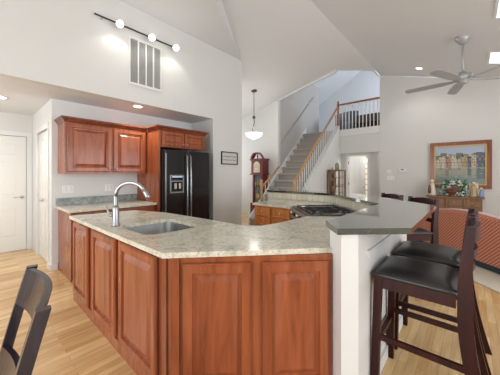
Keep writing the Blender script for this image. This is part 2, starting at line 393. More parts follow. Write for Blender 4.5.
# pony wall under the bar, pointed end towards the camera
def offs(pts, d):                      # offset an open polyline to its left by d
    out = []
    for i, p in enumerate(pts):
        p = Vector(p); ds = []
        if i > 0: ds.append((p-Vector(pts[i-1])).normalized())
        if i < len(pts)-1: ds.append((Vector(pts[i+1])-p).normalized())
        ns = [Vector((-q.y, q.x)) for q in ds]
        if len(ns) == 1: out.append(tuple(p+ns[0]*d))
        else:
            b = (ns[0]+ns[1]).normalized(); out.append(tuple(p+b*(d/b.dot(ns[0]))))
    return out
inner = [(1.55, .70), (2.80, .70), (3.76, 1.66), (3.76, 2.90)]
wi = offs(inner, -0.03); wo = offs(inner, -0.22); so = offs(inner, -0.45)
pony = [(1.40, .55), (1.47, .48)] + wo[1:] + wi[::-1][:-1] + [(1.52, .67)]
struct('wall_bar', MB().prism(pony, 0, 1.030), TRIM, 'white half wall with a pointed end holding up the raised bar', 'half wall')
m = MB(); bo = offs(inner, -0.235); m.prism([(1.46, .48), (1.475, .465)] + bo[1:] + wo[1:][::-1], 0, 0.09)
m.prism([(1.62, .48), (1.62, .465)] + bo[1:] + wo[1:][::-1], 0.86, 0.90)
struct('baseboard_bar', m, TRIM, 'white base and rail trim along the bar half wall', 'baseboard')
m = MB(); run = 0.0
pts = wi
for a, b in zip(pts[:-1], pts[1:]):
    d = (Vector(b)-Vector(a)); L = d.length; d.normalize(); nn = Vector((-d.y, d.x))*0.012
    a2, b2 = Vector(a)+nn, Vector(b)+nn
    m.face([(a2.x, a2.y, .914), (b2.x, b2.y, .914), (b2.x, b2.y, 1.030), (a2.x, a2.y, 1.030)], uvs=[(run, .914), (run+L, .914), (run+L, 1.03), (run, 1.03)])
    m.face([(a2.x, a2.y, 1.03), (b2.x, b2.y, 1.03), (b[0], b[1], 1.03), (a[0], a[1], 1.03)], uvs=[(run, 0), (run+L, 0), (run+L, .01), (run, .01)])
    run += L
m.face([(b2.x, b2.y, .914), (b[0], b[1], .914), (b[0], b[1], 1.03), (b2.x, b2.y, 1.03)], uvs=[(0, 0), (.01, 0), (.01, .1), (0, .1)])
tag(m.build('tile_backsplash', TILE, recalc=False), 'cream stone tile strip on the bar wall behind the range', 'tile backsplash')['kind'] = 'structure'

# bar top
poly = [(1.545, .71), (1.36, .555), (1.655, .25)] + so[1:] + inner[::-1]
poly = [p for p in poly]
tag(MB().prism(poly, 1.032, 1.067).build('bar_counter', SLAB), 'polished dark green stone bar counter with a clipped corner on the white half wall', 'bar counter')

# baseboards and casings in the hall corner
m = MB(); m.box((0.772, 4.432, 0), (0.86, 4.45, .09), bev=.003); m.box((0.772, 4.45, 0), (0.79, 4.60, .09), bev=.003)
struct('baseboard_left', m, TRIM, 'white baseboard at the corner by the closet door', 'baseboard')
m = MB(); m.box((0.772, 4.605, 0), (0.7895, 4.665, 2.05)); m.box((0.772, 5.495, 0), (0.7895, 5.565, 2.05)); m.box((0.772, 4.605, 2.051), (0.7895, 5.565, 2.12))
struct('trim_2', m, TRIM, 'white casing around the closet door', 'trim')
m = MB(); m.box((0.715, 6.03, 0), (0.785, 6.0495, 2.045)); m.box((-0.19, 6.03, 0), (-0.115, 6.0495, 2.045)); m.box((-0.19, 6.03, 2.046), (0.785, 6.0495, 2.12))
struct('trim_3', m, TRIM, 'white casing around the hall panel door', 'trim')

def panel_door(name, o, u, n, w, h, rows, label, thick=0.035, cols=2, mat=None):
    d = thing(name, label, 'door', tuple(o)); d['kind'] = 'structure'
    o, u, n = Vector(o), Vector(u), Vector(n)
    m = MB()
    def q(a, b, c, e, d0, d1):      # box in (u,z) with depth
        p = [o + u*x + Vector((0, 0, z)) + n*k for k in (d0, d1) for x, z in ((a, c), (b, c), (b, e), (a, e))]
        m.hexa(p)
    st = 0.11; mid = 0.10
    pw = (w - 2*st - (cols-1)*mid)/cols
    q(0, w, 0, h, -thick, -0.006)
    q(0, st, 0, h, -0.007, 0); q(w-st, w, 0, h, -0.007, 0)
    if cols == 2: q(st+pw, st+pw+mid, 0, h, -0.007, 0)
    zs = rows; prev = 0
    for (z0, z1) in zs:
        q(st, w-st, prev, z0, -0.0068, -0.0002); prev = z1
    q(st, w-st, prev, h, -0.0068, -0.0002)
    for (z0, z1) in zs:
        for c in range(cols):
            x0 = st + c*(pw+mid)
            m.panel(o + u*(x0+.02) + Vector((0, 0, z0+.02)) - n*0.006, u, (0, 0, 1), n, pw-.04, z1-z0-.04, [(0, 0.0), (.02, .005)], 0.0005)
    m.build('door_panel', mat or DOORW, d)
    return d
R6 = [(0.24, 0.80), (0.98, 1.56), (1.68, 1.92)]
d1 = panel_door('door_1', (-0.11, 6.075, 0.008), (1, 0, 0), (0, -1, 0), 0.82, 2.03, R6, 'white six panel hall door with a lever handle')
MB().lathe([(0, 0), (.030, 0), (.030, .012), (0, .012)], (0, 0, 0), 16).build('handle_rose', NICKEL, d1, local=True)
h = d1.children[-1]; h.location = (0.76, 0.001, 0.95); h.rotation_euler = (pi/2, 0, 0)
MB().tube([(0.65, 6.075, .958), (0.65, 6.03, .958), (0.635, 6.022, .958), (0.54, 6.022, .955)], 0.009).build('door_handle', NICKEL, d1)
d2 = panel_door('door_2', (0.815, 5.50, 0.008), (0, -1, 0), (-1, 0, 0), 0.84, 2.04, R6, 'white closet door seen edge on beside the kitchen wall')
for yy in (5.10, 5.04):
    MB().ball((0.772, yy, 0.96), 0.025).build('door_knob', NICKEL, d2)

# ------------------------------------------------------------------ kitchen
DLOOP = [(0.004, 0), (0.056, 0), (0.061, -0.019), (0.074, -0.020), (0.108, -0.002), (0.111, -0.0005), (0.114, -0.0005)]
def cab_door(parent, name, o, u, n, w, h, loops=None, t=0.026, mat=None, knob=None):
    m = MB(); m.panel(Vector(o)+Vector(n)*t, u, (0, 0, 1), n, w, h, [(0, -0.012), (0.003, -0.005), (0.010, -0.004)] + [(max(i, .0115), d) for i, d in (loops or DLOOP)], t-0.005)
    d = m.build(name, mat or CHERRY, parent)
    if knob:
        p = Vector(o) + Vector(u)*knob[0] + Vector((0, 0, knob[1])) + Vector(n)*t
        mk = MB(); nv = Vector(n)
        mk.tube([p - nv*.0005, p+nv*.012], .006, 8); mk.ball(p + nv*.02, .014)
        k = mk.build('knob', NICKEL, d)
    return d

# island / peninsula: cabinets in two units
c1 = (0.78, 1.335); c2 = (c1[0]+0.99*S2, c1[1]-0.99*S2)
isl = thing('island_cabinet', 'long cherry island cabinet with three raised panels facing the hall', 'cabinet', (1.1, 2.3, 0))
MB().prism([(0.78, 1.352), (1.52, 1.352), (1.52, 2.9), (1.33, 3.17), (0.78, 3.255)], 0.0, 0.878, holes=[rrect(0.862, 1.757, 1.388, 2.343, 0.115)]).build('body', CHERRY, isl)
for y0, y1 in ((3.235, 2.74), (2.62, 2.075), (2.005, 1.44)):
    cab_door(isl, 'side_panel', (0.78, y0, 0.095), (0, -1, 0), (-1, 0, 0), y0-y1, 0.765)
MB().box((0.766, 1.36, 0), (0.78, 3.25, 0.085)).build('base_board', CHERRY, isl)
cor = thing('corner_cabinet', 'angled cherry cabinet with two tall doors below the granite, facing the camera', 'cabinet', (1.4, 1.0, 0))
MB().prism([c1, c2, (1.545, .715), (2.42, .715), (2.42, 1.30), (1.53, 1.345)], 0.0, 0.88).build('body', CHERRY, cor)
u = Vector((S2, -S2, 0)); n = Vector((-S2, -S2, 0)); o0 = Vector((*c1, 0))
for a, b in ((0.088, 0.49), (0.556, 0.961)):
    cab_door(cor, 'cabinet_door', o0+u*a+Vector((0, 0, .095)), u, n, b-a, 0.75)
p = [o0+u*a+n*d+Vector((0, 0, z)) for z in (0.0, 0.085) for a, d in ((0.0, 0.0), (.985, 0.0), (.985, .013), (0.01, .013))]
MB().hexa(p).build('base_board', CHERRY, cor)
p = [o0+u*a+n*d+Vector((0, 0, z)) for z in (0.0, 0.878) for a, d in ((0.008, 0.0), (.068, 0.0), (.068, .014), (0.02, .014))]
MB().hexa(p).build('corner_stile', CHERRY, cor)

top = [(0.745, 1.335), (1.498, .640), (1.516, .684), (2.85, .684), (2.86, .80), (2.455, 1.335), (1.95, 1.345), (1.72, 1.385), (1.62, 1.50), (1.60, 2.10), (1.55, 2.75), (1.40, 3.18), (0.735, 3.28)]
sinkp = rrect(0.875, 1.77, 1.375, 2.33, 0.12)
m = MB(); m.prism(top, 0.882, 0.914, holes=[sinkp])
ct = m.build('countertop', GRAN); tag(ct, 'cream granite worktop of the island wrapping round to the range', 'countertop')
sk = thing('sink', 'stainless undermount sink set in the island granite', 'sink', (1.12, 2.05, 0.88))
m = MB(); secs = []
for sc_, z in ((1.0, .8805), (0.985, .80), (0.95, .72), (0.86, .70)):
    secs.append([(1.12+(x-1.125)*sc_, 2.05+(y-2.05)*sc_, z) for x, y in sinkp])
m.loft(secs, smooth=True, closed_caps=False); bm_ = m.bm
m.face([(x, y, .70) for x, y, z in secs[-1]])
bs = m.build('basin', STEEL, sk, recalc=False)
for pl in bs.data.polygons: pass
MB().lathe([(0, .702), (.045, .702), (.045, .708), (.03, .709), (.028, .704), (0, .704)], (1.12, 2.05, 0), 20).build('drain', CHROME, sk)
fx, fy = 0.865, 2.345
fa = thing('faucet', 'brushed steel gooseneck kitchen faucet rising from the island beside the sink', 'faucet', (fx, fy, 0.914))
MB().lathe([(.036, .9145), (.036, .925), (.029, .935), (.029, 1.05), (.027, 1.075), (.022, 1.085)], (fx, fy, 0), 24).build('body', STEEL, fa)
dv = Vector((0.65, -0.75, 0)).normalized(); pth = []
for i in range(6): pth.append(Vector((fx, fy, 1.08+0.02*i)))
for i in range(13):
    a = pi - pi*0.87*i/12; pth.append(Vector((fx, fy, 1.18)) + dv*(0.13+0.13*cos(a)) + Vector((0, 0, 0.115*sin(a))))
MB().tube(pth, 0.0175, 14).build('spout', STEEL, fa)
e = pth[-1]; e2 = (pth[-1]-pth[-2]).normalized()
MB().tube([e-e2*.005, e+e2*.02, e+e2*.06, e+e2*.085], [.0185, .021, .022, .020], 14).build('spray_head', STEEL, fa)
sd = Vector((-0.75, 0.45, 0)).normalized()
p0 = Vector((fx, fy, 1.01))
MB().tube([p0+sd*.02, p0+sd*.05], .015, 12).tube([p0+sd*.045, p0+sd*.055+Vector((0, 0, .02)), p0+sd*.075+Vector((0, 0, .085))], [.008, .009, .006], 10).build('lever', STEEL, fa)

# back run
bk_ = thing('base_cabinet', 'cherry base cabinet on the back kitchen wall left of the fridge', 'cabinet', (1.4, 4.1, 0))
MB().box((0.881, 3.80, 0.10), (1.995, 4.445, 0.88)).build('body', CHERRY, bk_)
MB().box((0.865, 3.78, 0.0), (0.88, 4.445, 0.88)).build('end_panel', CHERRY, bk_)
MB().box((0.88, 3.86, 0.0), (1.995, 3.88, 0.10)).build('toe_kick', CHERRYD, bk_)
for x0, x1 in ((0.90, 1.43), (1.45, 1.98)):
    cab_door(bk_, 'drawer', (x0, 3.80, 0.72), (1, 0, 0), (0, -1, 0), x1-x0, 0.14, [(.004, 0), (.02, -.002)], knob=((x1-x0)/2, .07))
    cab_door(bk_, 'door', (x0, 3.80, 0.12), (1, 0, 0), (0, -1, 0), x1-x0, 0.58, knob=((x1-x0)-.04, .52))
tag(MB().box((0.835, 3.745, 0.882), (1.995, 4.449, 0.914)).build('countertop', GRAN), 'cream granite counter along the back kitchen wall', 'countertop')
tag(MB().box((0.835, 4.425, 0.915), (1.995, 4.449, 1.02)).build('backsplash_strip', GRANG), 'low grey granite upstand behind the back counter', 'backsplash')

def crown(m, x0, x1, yf, yb, z, ends=(True, True), e=0.045, h=0.07, ybl=None):
    """cove crown around the front and ends of a cabinet"""
    prof = [(0, 0), (0.008, 0.012), (0.018, 0.03), (0.036, 0.045), (e, 0.05), (e, h), (0, h)]
    path_l, path_f, path_f2, path_r = [], [], [], []
    A = [(x0-(a if ends[0] else 0), ybl or yb, z+b) for a, b in prof]
    B = [(x0-(a if ends[0] else 0), yf-a, z+b) for a, b in prof]
    C = [(x1+(a if ends[1] else 0), yf-a, z+b) for a, b in prof]
    D = [(x1+(a if ends[1] else 0), yb, z+b) for a, b in prof]
    secs = ([A] if ends[0] else []) + [B, C] + ([D] if ends[1] else [])
    m.loft(secs); return m
up = thing('wall_cabinet', 'cherry double door wall cabinet with crown moulding left of the fridge', 'cabinet', (1.4, 4.25, 1.372))
MB().box((0.86, 4.07, 1.372), (1.985, 4.447, 2.085)).build('body', CHERRY, up)
for x0, x1, kx in ((0.885, 1.445, 0.52), (1.465, 1.965, 0.035)):
    cab_door(up, 'door', (x0, 4.07, 1.40), (1, 0, 0), (0, -1, 0), x1-x0, 0.66, knob=(kx, .045))
m = MB(); crown(m, 0.86, 1.985, 4.07, 4.447, 2.072, (True, False)); m.build('crown_moulding', CHERRYD, up)
fc = thing('fridge_surround', 'cherry surround with a tall side panel and two small doors above the fridge', 'cabinet', (2.5, 4.1, 0))
MB().box((2.0, 3.70, 0.0), (2.03, 4.447, 2.085)).build('side_panel', CHERRY, fc)
MB().box((2.03, 3.72, 1.81), (2.93, 4.447, 2.085)).build('body', CHERRY, fc)
SM = [(0.004, 0), (0.045, 0), (0.051, -0.012), (0.058, -0.012), (0.075, -0.001), (0.078, -0.001)]
for x0, x1, kx in ((2.06, 2.475, 0.385), (2.49, 2.905, 0.03)):
    cab_door(fc, 'door', (x0, 3.72, 1.83), (1, 0, 0), (0, -1, 0), x1-x0, 0.235, SM, knob=(kx, .04))
m = MB(); crown(m, 2.0, 2.93, 3.70, 4.447, 2.072, (True, True), ybl=4.02); m.build('crown_moulding', CHERRYD, fc)

fr = thing('refrigerator', 'black side by side refrigerator with ice dispenser in the cherry surround', 'refrigerator', (2.5, 4.0, 0))
MB().box((2.055, 3.68, 0.02), (2.945, 4.43, 1.765), bev=.006).build('body', BLACKM, fr)
MB().box((2.055, 3.60, 0.10), (2.465, 3.675, 1.76), bev=.012).build('freezer_door', FRIDGEB, fr)
MB().box((2.475, 3.60, 0.10), (2.945, 3.675, 1.76), bev=.012).build('fridge_door', FRIDGEB, fr)
for x in (2.435, 2.505):
    MB().tube([(x, 3.60, 0.45), (x, 3.555, 0.50), (x, 3.545, 0.8), (x, 3.54, 1.1), (x, 3.545, 1.4), (x, 3.555, 1.66), (x, 3.60, 1.70)], .014, 10).build('handle', new_mat('fridge_handle', (0.32, 0.34, 0.36), .25, .8) if x < 2.45 else bpy.data.materials['fridge_handle'], fr)
MB().box((2.058, 3.594, 0.45), (2.078, 3.60, 1.70)).build('edge_trim', bpy.data.materials['fridge_handle'], fr)
dp = MB().box((2.135, 3.588, 1.06), (2.395, 3.60, 1.355)).build('dispenser', bpy.data.materials['fridge_handle'], fr)
MB().box((2.165, 3.584, 1.085), (2.365, 3.588, 1.245)).build('recess', BLACKG, dp)
MB().box((2.16, 3.583, 1.265), (2.37, 3.588, 1.335)).build('control_panel', BLACKG, dp)
MB().box((2.21, 3.575, 1.13), (2.25, 3.584, 1.22)).box((2.29, 3.575, 1.13), (2.33, 3.584, 1.22)).build('paddle', NICKEL, dp)
MB().box((2.17, 3.5815, 1.315), (2.36, 3.583, 1.330)).build('display', CONTROL, dp)

# drawers run beside the range, counter, range
rc = thing('drawer_cabinet', 'honey cherry drawer cabinet left of the range', 'cabinet', (3.3, 2.2, 0))
MB().box((3.03, 1.89, 0.10), (3.74, 2.575, 0.88)).build('body', ORANGEW, rc)
MB().box((3.09, 1.89, 0), (3.74, 2.575, 0.10)).build('toe_kick', CHERRYD, rc)
for y0, y1 in ((2.57, 2.255), (2.235, 1.90)):
    for z0, hh in ((0.725, .135), (0.50, .205), (0.12, .36)):
        cab_door(rc, 'drawer', (3.03, y0, z0), (0, -1, 0), (-1, 0, 0), y0-y1, hh, [(.004, 0), (.02, -.003)], mat=ORANGEW, knob=((y0-y1)/2, hh/2))
tag(MB().prism([(2.995, 1.892), (3.02, 1.90), (3.46, 1.46), (3.76, 1.76), (3.76, 2.62), (2.995, 2.60)], 0.882, 0.914).build('countertop', GRAN), 'short cream granite counter above the honey drawers beside the range', 'countertop')
rg = thing('range', 'black and steel cooking range set at an angle in the kitchen corner', 'range', (2.96, 1.39, 0))
ru = Vector((-S2, -S2, 0)); rn = Vector((-S2, S2, 0)); A0 = Vector((3.0, 1.875, 0))
def rq(a, b, d0, d1, z0, z1): return [A0+ru*x-rn*y+Vector((0, 0, z)) for z in (z0, z1) for x, y in ((a, d0), (b, d0), (b, d1), (a, d1))]
MB().hexa(rq(0.003, .757, .02, .62, 0.0, .905)).build('body', BLACKM, rg)
MB().hexa(rq(0.01, .75, -.02, .02, 0.17, .76)).build('oven_door', BLACKG, rg)
b0 = A0+ru*.08+rn*.055+Vector((0, 0, .72)); MB().tube([b0-rn*.034, b0, b0+ru*.6, b0+ru*.6-rn*.034], .012, 8).build('oven_handle', CHROME, rg)
MB().hexa([A0+ru*x+rn*y+Vector((0, 0, z)) for x, y, z in ((.003, .03, .78), (.757, .03, .78), (.757, -.02, .78), (.003, -.02, .78), (.003, -.005, .905), (.757, -.005, .905), (.757, -.02, .905), (.003, -.02, .905))]).build('control_panel', STEEL, rg)
for k in range(5):
    pk = A0+ru*(.09+k*.145)+rn*.016+Vector((0, 0, .845)); ax = (rn+Vector((0, 0, .28))).normalized()
    MB().tube([pk, pk+ax*.028], [.026, .022], 14).build('knob', BLACKG if k % 2 else CHROME, rg)
MB().hexa(rq(0.0, .76, 0.0, .62, .9055, .925)).build('cooktop', new_mat('dark_steel', (.20, .205, .21), .18, .9), rg)
for gx in (0.05, 0.29, 0.53):
    m = MB()
    for yy in (.06, .56): m.hexa(rq(gx, gx+.20, yy, yy+.014, .930, .944))
    for xx in (gx, gx+.186): m.hexa(rq(xx, xx+.012, .06, .574, .930, .944))
    for yy in (.18, .44): m.hexa(rq(gx, gx+.20, yy, yy+.012, .931, .943))
    for xx in (gx, gx+.186):
        for yy in (.06, .56): m.hexa(rq(xx, xx+.014, yy, yy+.014, .9255, .930))
    m.build('grate', IRON, rg)
for gx in (.15, .63):
    for yy in (.18, .45):
        p = A0+ru*gx-rn*yy; MB().lathe([(.045, .9255), (.045, .932), (.03, .934), (0, .934)], (p.x, p.y, 0), 18).build('burner', NICKEL, rg)

# ------------------------------------------------------------------ stools and dining chair
def bar_stool(label):
    t = thing('bar_stool', label, 'bar stool', (0, 0, 0), 0, 'espresso bar stools along the raised bar')
    def leg(pts, a, b, name):
        m = MB(); m.loft([[(x-a, y-b, z), (x+a, y-b, z), (x+a, y+b, z), (x-a, y+b, z)] for x, y, z in pts]); return m.build(name, ESP, t, local=True)
    for s in (-1, 1):
        leg([(s*.205, .215, 0), (s*.195, .205, .40), (s*.19, .195, .735)], .020, .022, 'leg')
        pts = []
        for i in range(17):
            z = 1.10*i/16
            y = -.215 - (.11*max(0, 1-z/.62)**1.6) - (.028*max(0, (z-.80)/.30)**1.4)
            pts.append((s*(.20-.002*z), y, z))
        m = MB()
        m.loft([[(x-.017, y-(.034-.018*max(0, (z-.74)/.36)), z), (x+.017, y-(.034-.018*max(0, (z-.74)/.36)), z), (x+.017, y+.030-.012*max(0, (z-.74)/.36), z), (x-.017, y+.030-.012*max(0, (z-.74)/.36), z)] for x, y, z in pts])
        m.build('rear_post', ESP, t, local=True)
    m = MB()
    m.box((-.172, .180, .665), (.172, .212, .735)); m.box((-.172, -.235, .665), (.172, -.205, .735))
    m.box((-.207, -.18, .665), (-.182, .175, .735)); m.box((.182, -.18, .665), (.207, .175, .735))
    m.build('seat_frame', ESP, t, local=True)
    m = MB(); m.box((-.185, .196, .29), (.185, .222, .325)); m.build('footrest', ESP, t, local=True)
    for s in (-1, 1):
        m = MB(); m.box((s*.203-.010, -.262, .345), (s*.203+.010, .188, .378)); m.build('stretcher', ESP, t, local=True)
    m = MB(); m.box((-.184, -.275, .27), (.184, -.252, .30)); m.build('stretcher', ESP, t, local=True)
    # puffed seat cushion
    m = MB(); N = 12; secs = []
    def cz(i, j):
        u_, v_ = 2*i/N-1, 2*j/N-1
        return .738 + .058*(1-abs(u_)**5)*(1-abs(v_)**5)*0.75 + .014 - .010*(1-u_*u_)*(1-v_*v_)
    vs_ = [[m.bm.verts.new((-.225+.45*i/N, -.185+.415*j/N, cz(i, j))) for j in range(N+1)] for i in range(N+1)]
    for i in range(N):
        for j in range(N):
            f = m.bm.faces.new([vs_[i][j], vs_[i+1][j], vs_[i+1][j+1], vs_[i][j+1]]); f.smooth = True
    rim = [vs_[i][0] for i in range(N+1)] + [vs_[N][j] for j in range(1, N+1)] + [vs_[i][N] for i in range(N-1, -1, -1)] + [vs_[0][j] for j in range(N-1, 0, -1)]
    low = [m.bm.verts.new((v.co.x*.985, v.co.y*.985, .737)) for v in rim]; k = len(rim)
    for i in range(k): m.bm.faces.new([rim[i], rim[(i+1) % k], low[(i+1) % k], low[i]]).smooth = True
    m.bm.faces.new(low[::-1])
    m.build('seat', LEATHER, t, local=True)
    def rail(z0, z1, bow, dip, th, name):
        secs = []; n_ = 10
        for i in range(n_+1):
            u_ = 2*i/n_-1; x = .182*u_; zc = (z0+z1)/2
            y = -.215 - (.028*max(0, (zc-.80)/.30)**1.4) - bow*(1-u_*u_); top = z1 + dip*(1-u_*u_)
            secs.append([(x, y-th/2, z0), (x, y+th/2, z0), (x, y+th/2, top), (x, y-th/2, top)])
        m = MB(); m.loft(secs, smooth=False); m.build(name, ESP, t, local=True)
    rail(1.015, 1.080, .034, .020, .018, 'crest_rail')
    rail(.925, .965, .035, 0, .016, 'back_slat'); rail(.845, .885, .030, 0, .016, 'back_slat')
    return t
st = bar_stool('nearest dark bar stool with black leather seat, by the pointed end of the half wall')
st.location = (1.90, .24, 0)
dup(st, (2.44, .24, 0), 0, 'dark bar stool directly behind the nearest one, along the straight part of the bar')
dup(st, (3.275, .585, 0), radians(45), 'dark bar stool turned at an angle past the far corner of the bar')
dup(st, (3.66, .98, 0), radians(45), 'farthest bar stool, only the top of its back showing above the bar')

dc = thing('dining_chair', 'dark wooden dining chair with bowed ladder back at the lower left', 'chair', (-0.08, 1.13, 0))
for s in (-1, 1):
    yb = 1.135 + s*.225
    pts = []
    for i in range(13):
        z = 0.995*i/12; x = 0.05 - .10*max(0, 1-z/.46)**1.5*(-1) + (.125*max(0, (z-.42)/.575)**1.25) - .025
        pts.append((x, yb, z))
    m = MB(); m.loft([[(x-.009, y-.0135, z), (x+.025, y-.0135, z), (x+.025, y+.0135, z), (x-.009, y+.0135, z)] for x, y, z in pts]); m.build('rear_post', ESPB, dc)
    m = MB(); m.loft([[(x-.02, yb-.02, z), (x+.02, yb-.02, z), (x+.02, yb+.02, z), (x-.02, yb+.02, z)] for x, z in ((-.38, 0), (-.375, .43))]); m.build('leg', ESPB, dc)
    MB().box((-.36, yb-.011, .38), (.03, yb+.011, .43)).build('side_rail', ESPB, dc)
MB().box((-.385, 1.135-.20, .38), (-.362, 1.135+.20, .43)).build('front_rail', ESPB, dc)
m = MB(); m.prism(rrect(-.42, .90, .02, 1.37, .04), .432, .475); m.build('seat', LEATHER, dc)
def crail(z0, z1, bow, th, name):
    secs = []; n_ = 14
    for i in range(n_+1):
        u_ = 2*i/n_-1; y = 1.135 + .211*u_
        X = lambda z: 0.025 + .125*max(0, (z-.42)/.575)**1.25 + bow*(1-u_*u_)
        secs.append([(X(z0)-th/2, y, z0), (X(z0)+th/2, y, z0), (X(z1)+th/2, y, z1), (X(z1)-th/2, y, z1)])
    m = MB(); m.loft(secs); m.build(name, ESPB, dc)
crail(.865, .992, .040, .018, 'crest_rail'); crail(.62, .715, .036, .018, 'back_slat')
dc.rotation_euler = (0, 0, radians(-4.5))
# ------------------------------------------------------------------ ceiling and wall fittings of the kitchen
av = thing('air_vent', 'tall return air grille on the white wall above the kitchen', 'vent', (1.82, 3.75, 3.03))
m = MB(); x0, x1, z0, z1 = 1.56, 2.08, 2.69, 3.39
for a, b in (((x0, z0), (x1, z0+.035)), ((x0, z1-.025), (x1, z1)), ((x0, z0+.0355), (x0+.02, z1-.0255)), ((x1-.02, z0+.0355), (x1, z1-.0255))):
    m.box((a[0], 3.735, a[1]), (b[0], 3.749, b[1]))
for k in range(1, 4):
    xx = x0+.02+(x1-x0-.04)*k/4; m.box((xx-.009, 3.737, z0+.0355), (xx+.009, 3.749, z1-.0255))
m.build('frame', TRIM, av)
for k in range(4):
    a = x0+.02+(x1-x0-.04)*k/4+.012; b = x0+.02+(x1-x0-.04)*(k+1)/4-.012
    m = MB(); m.box((a, 3.747, z0+.036), (b, 3.7495, z1-.026))
    for q in range(24):
        z = z0+.045+q*(z1-z0-.08)/24; m.hexa([(a, 3.740, z), (b, 3.740, z), (b, 3.748, z+.012), (a, 3.748, z+.012), (a, 3.740, z+.004), (b, 3.740, z+.004), (b, 3.748, z+.016), (a, 3.748, z+.016)])
    m.build('louver', VENTD, av)
tl = thing('track_light', 'three lamp track light fixed to the wall above the vent', 'track light', (1.72, 3.7, 3.45))
MB().box((1.10, 3.685, 3.464), (2.30, 3.70, 3.48)).build('track', BLACKM, tl)
for xx in (1.2, 2.26):
    MB().tube([(xx, 3.70, 3.472), (xx, 3.749, 3.472)], .012, 8).build('bracket', NICKEL, tl)
for xx in (1.385, 1.845, 2.255):
    hd = MB().tube([(xx, 3.69, 3.462), (xx, 3.66, 3.45), (xx, 3.62, 3.43)], [.015, .03, .045], 14).build('lamp_head', TRIM, tl)
    MB().ball((xx, 3.60, 3.425), .044).build('bulb', BULB, hd)
    l = bpy.data.lights.new('track_lamp', 'SPOT'); l.energy = 4; l.spot_size = radians(120); l.spot_blend = .6; l.shadow_soft_size = .04; l.color = (1, .94, .86)
    o = bpy.data.objects.new('track_lamp', l); COL.objects.link(o); o.location = (xx, 3.53, 3.40); o.rotation_euler = Vector((0, 0.25, -1)).to_track_quat('-Z', 'Y').to_euler()
def downlight(c, nrm, label, power=12):
    t = thing('ceiling_light', label, 'ceiling light', c, 0, 'recessed ceiling lights')
    q = Vector((0, 0, -1)).rotation_difference(Vector(nrm))
    a = MB().lathe([(.062, 0), (.085, 0), (.085, -.008), (.062, -.010)], (0, 0, 0), 28).build('trim_ring', TRIM, t, local=True)
    b = MB().lathe([(0, -.014), (.05, -.013), (.0615, -.010), (.0615, -.001), (0, -.001)], (0, 0, 0), 28).build('lens', DLGLOW, t, local=True)
    for x in (a, b): x.rotation_mode = 'QUATERNION'; x.rotation_quaternion = q
    l = bpy.data.lights.new('down_lamp', 'SPOT'); l.energy = power; l.spot_size = radians(130); l.spot_blend = .7; l.shadow_soft_size = .06; l.color = (1, .95, .88)
    o = bpy.data.objects.new('down_lamp', l); COL.objects.link(o); o.location = Vector(c)+Vector((0, 0, -.03)); return t
downlight((0.30, 4.88, 2.4395), (0, 0, -1), 'round recessed light in the low hall ceiling at the far left', 30)
downlight((1.78, 3.93, 2.4395), (0, 0, -1), 'round recessed light in the low ceiling above the wall cabinets', 40)
downlight((7.3, 0.95, ZR(.95)-.0008), (0, 0.278, -0.96), 'round recessed light in the sloping ceiling above the painting wall', 25)
fs = thing('framed_sign', 'small dark framed sign on the white wall right of the fridge', 'picture', (3.59, 3.745, 1.69))
m = MB(); xa, xb, za, zb = 3.36, 3.82, 1.565, 1.825
for a, b in (((xa, za), (xb, za+.018)), ((xa, zb-.018), (xb, zb)), ((xa, za+.0181), (xa+.018, zb-.0181)), ((xb-.018, za+.0181), (xb, zb-.0181))): m.box((a[0], 3.725, a[1]), (b[0], 3.749, b[1]))
m.build('frame', BLACKM, fs)
MB().box((xa+.02, 3.740, za+.02), (xb-.02, 3.749, zb-.02)).build('sheet', PAPER, fs)
random.seed(4)
for zz, hh in ((1.725, .035), (1.655, .028)):
    m = MB(); x = xa+.06
    while x < xb-.08:
        ww = random.uniform(.012, .04); m.box((x, 3.7392, zz-hh/2*random.uniform(.4, 1)), (x+ww, 3.7398, zz+hh/2)); x += ww+.014
    m.build('lettering', INKG, fs)
def plate(name, label, cat, o, u, n, w, h, toggles, group='white wall plates'):
    t = thing(name, label, cat, o, 0, group); o, u, n = Vector(o), Vector(u), Vector(n)
    m = MB(); m.panel(o-u*w/2-Vector((0, 0, h/2)), u, (0, 0, 1), n, w, h, [(0, .003), (.005, .006)], -0.0006); m.build('cover_plate', WHITEPL, t)
    for k in toggles:
        m = MB(); m.panel(o+u*(k-.012)-Vector((0, 0, .03)), u, (0, 0, 1), n, .024, .06, [(0, .009), (.003, .0105)], -0.0058); m.build('rocker', TRIM, t)
    return t
plate('outlet', 'white double outlet plate on the wall under the wall cabinet, nearer the hall', 'outlet', (0.985, 4.4495, 1.15), (1, 0, 0), (0, -1, 0), .145, .115, (-.035, .035), 'outlets above the back counter')
plate('outlet', 'white outlet plate above the back counter, just behind the faucet', 'outlet', (1.54, 4.4495, 1.15), (1, 0, 0), (0, -1, 0), .12, .115, (-.03, .03), 'outlets above the back counter')
plate('light_switch', 'upper white switch plate on the cream wall by the loft corner', 'switch', (XB-.0005, 1.775, 1.43), (0, -1, 0), (-1, 0, 0), .12, .115, (-.03, .03))
plate('light_switch', 'lower wide white switch plate below another on the cream wall', 'switch', (XB-.0005, 1.735, 1.255), (0, -1, 0), (-1, 0, 0), .19, .115, (-.06, 0, .06))
tm = thing('thermostat', 'white thermostat beside the switch plates on the cream wall', 'thermostat', (XB, 1.43, 1.48))
MB().box((XB-.03, 1.345, 1.435), (XB-.0005, 1.515, 1.53), bev=.006).build('case', WHITEPL, tm)
MB().box((XB-.032, 1.40, 1.475), (XB-.0302, 1.47, 1.515)).build('screen', INKG, tm)

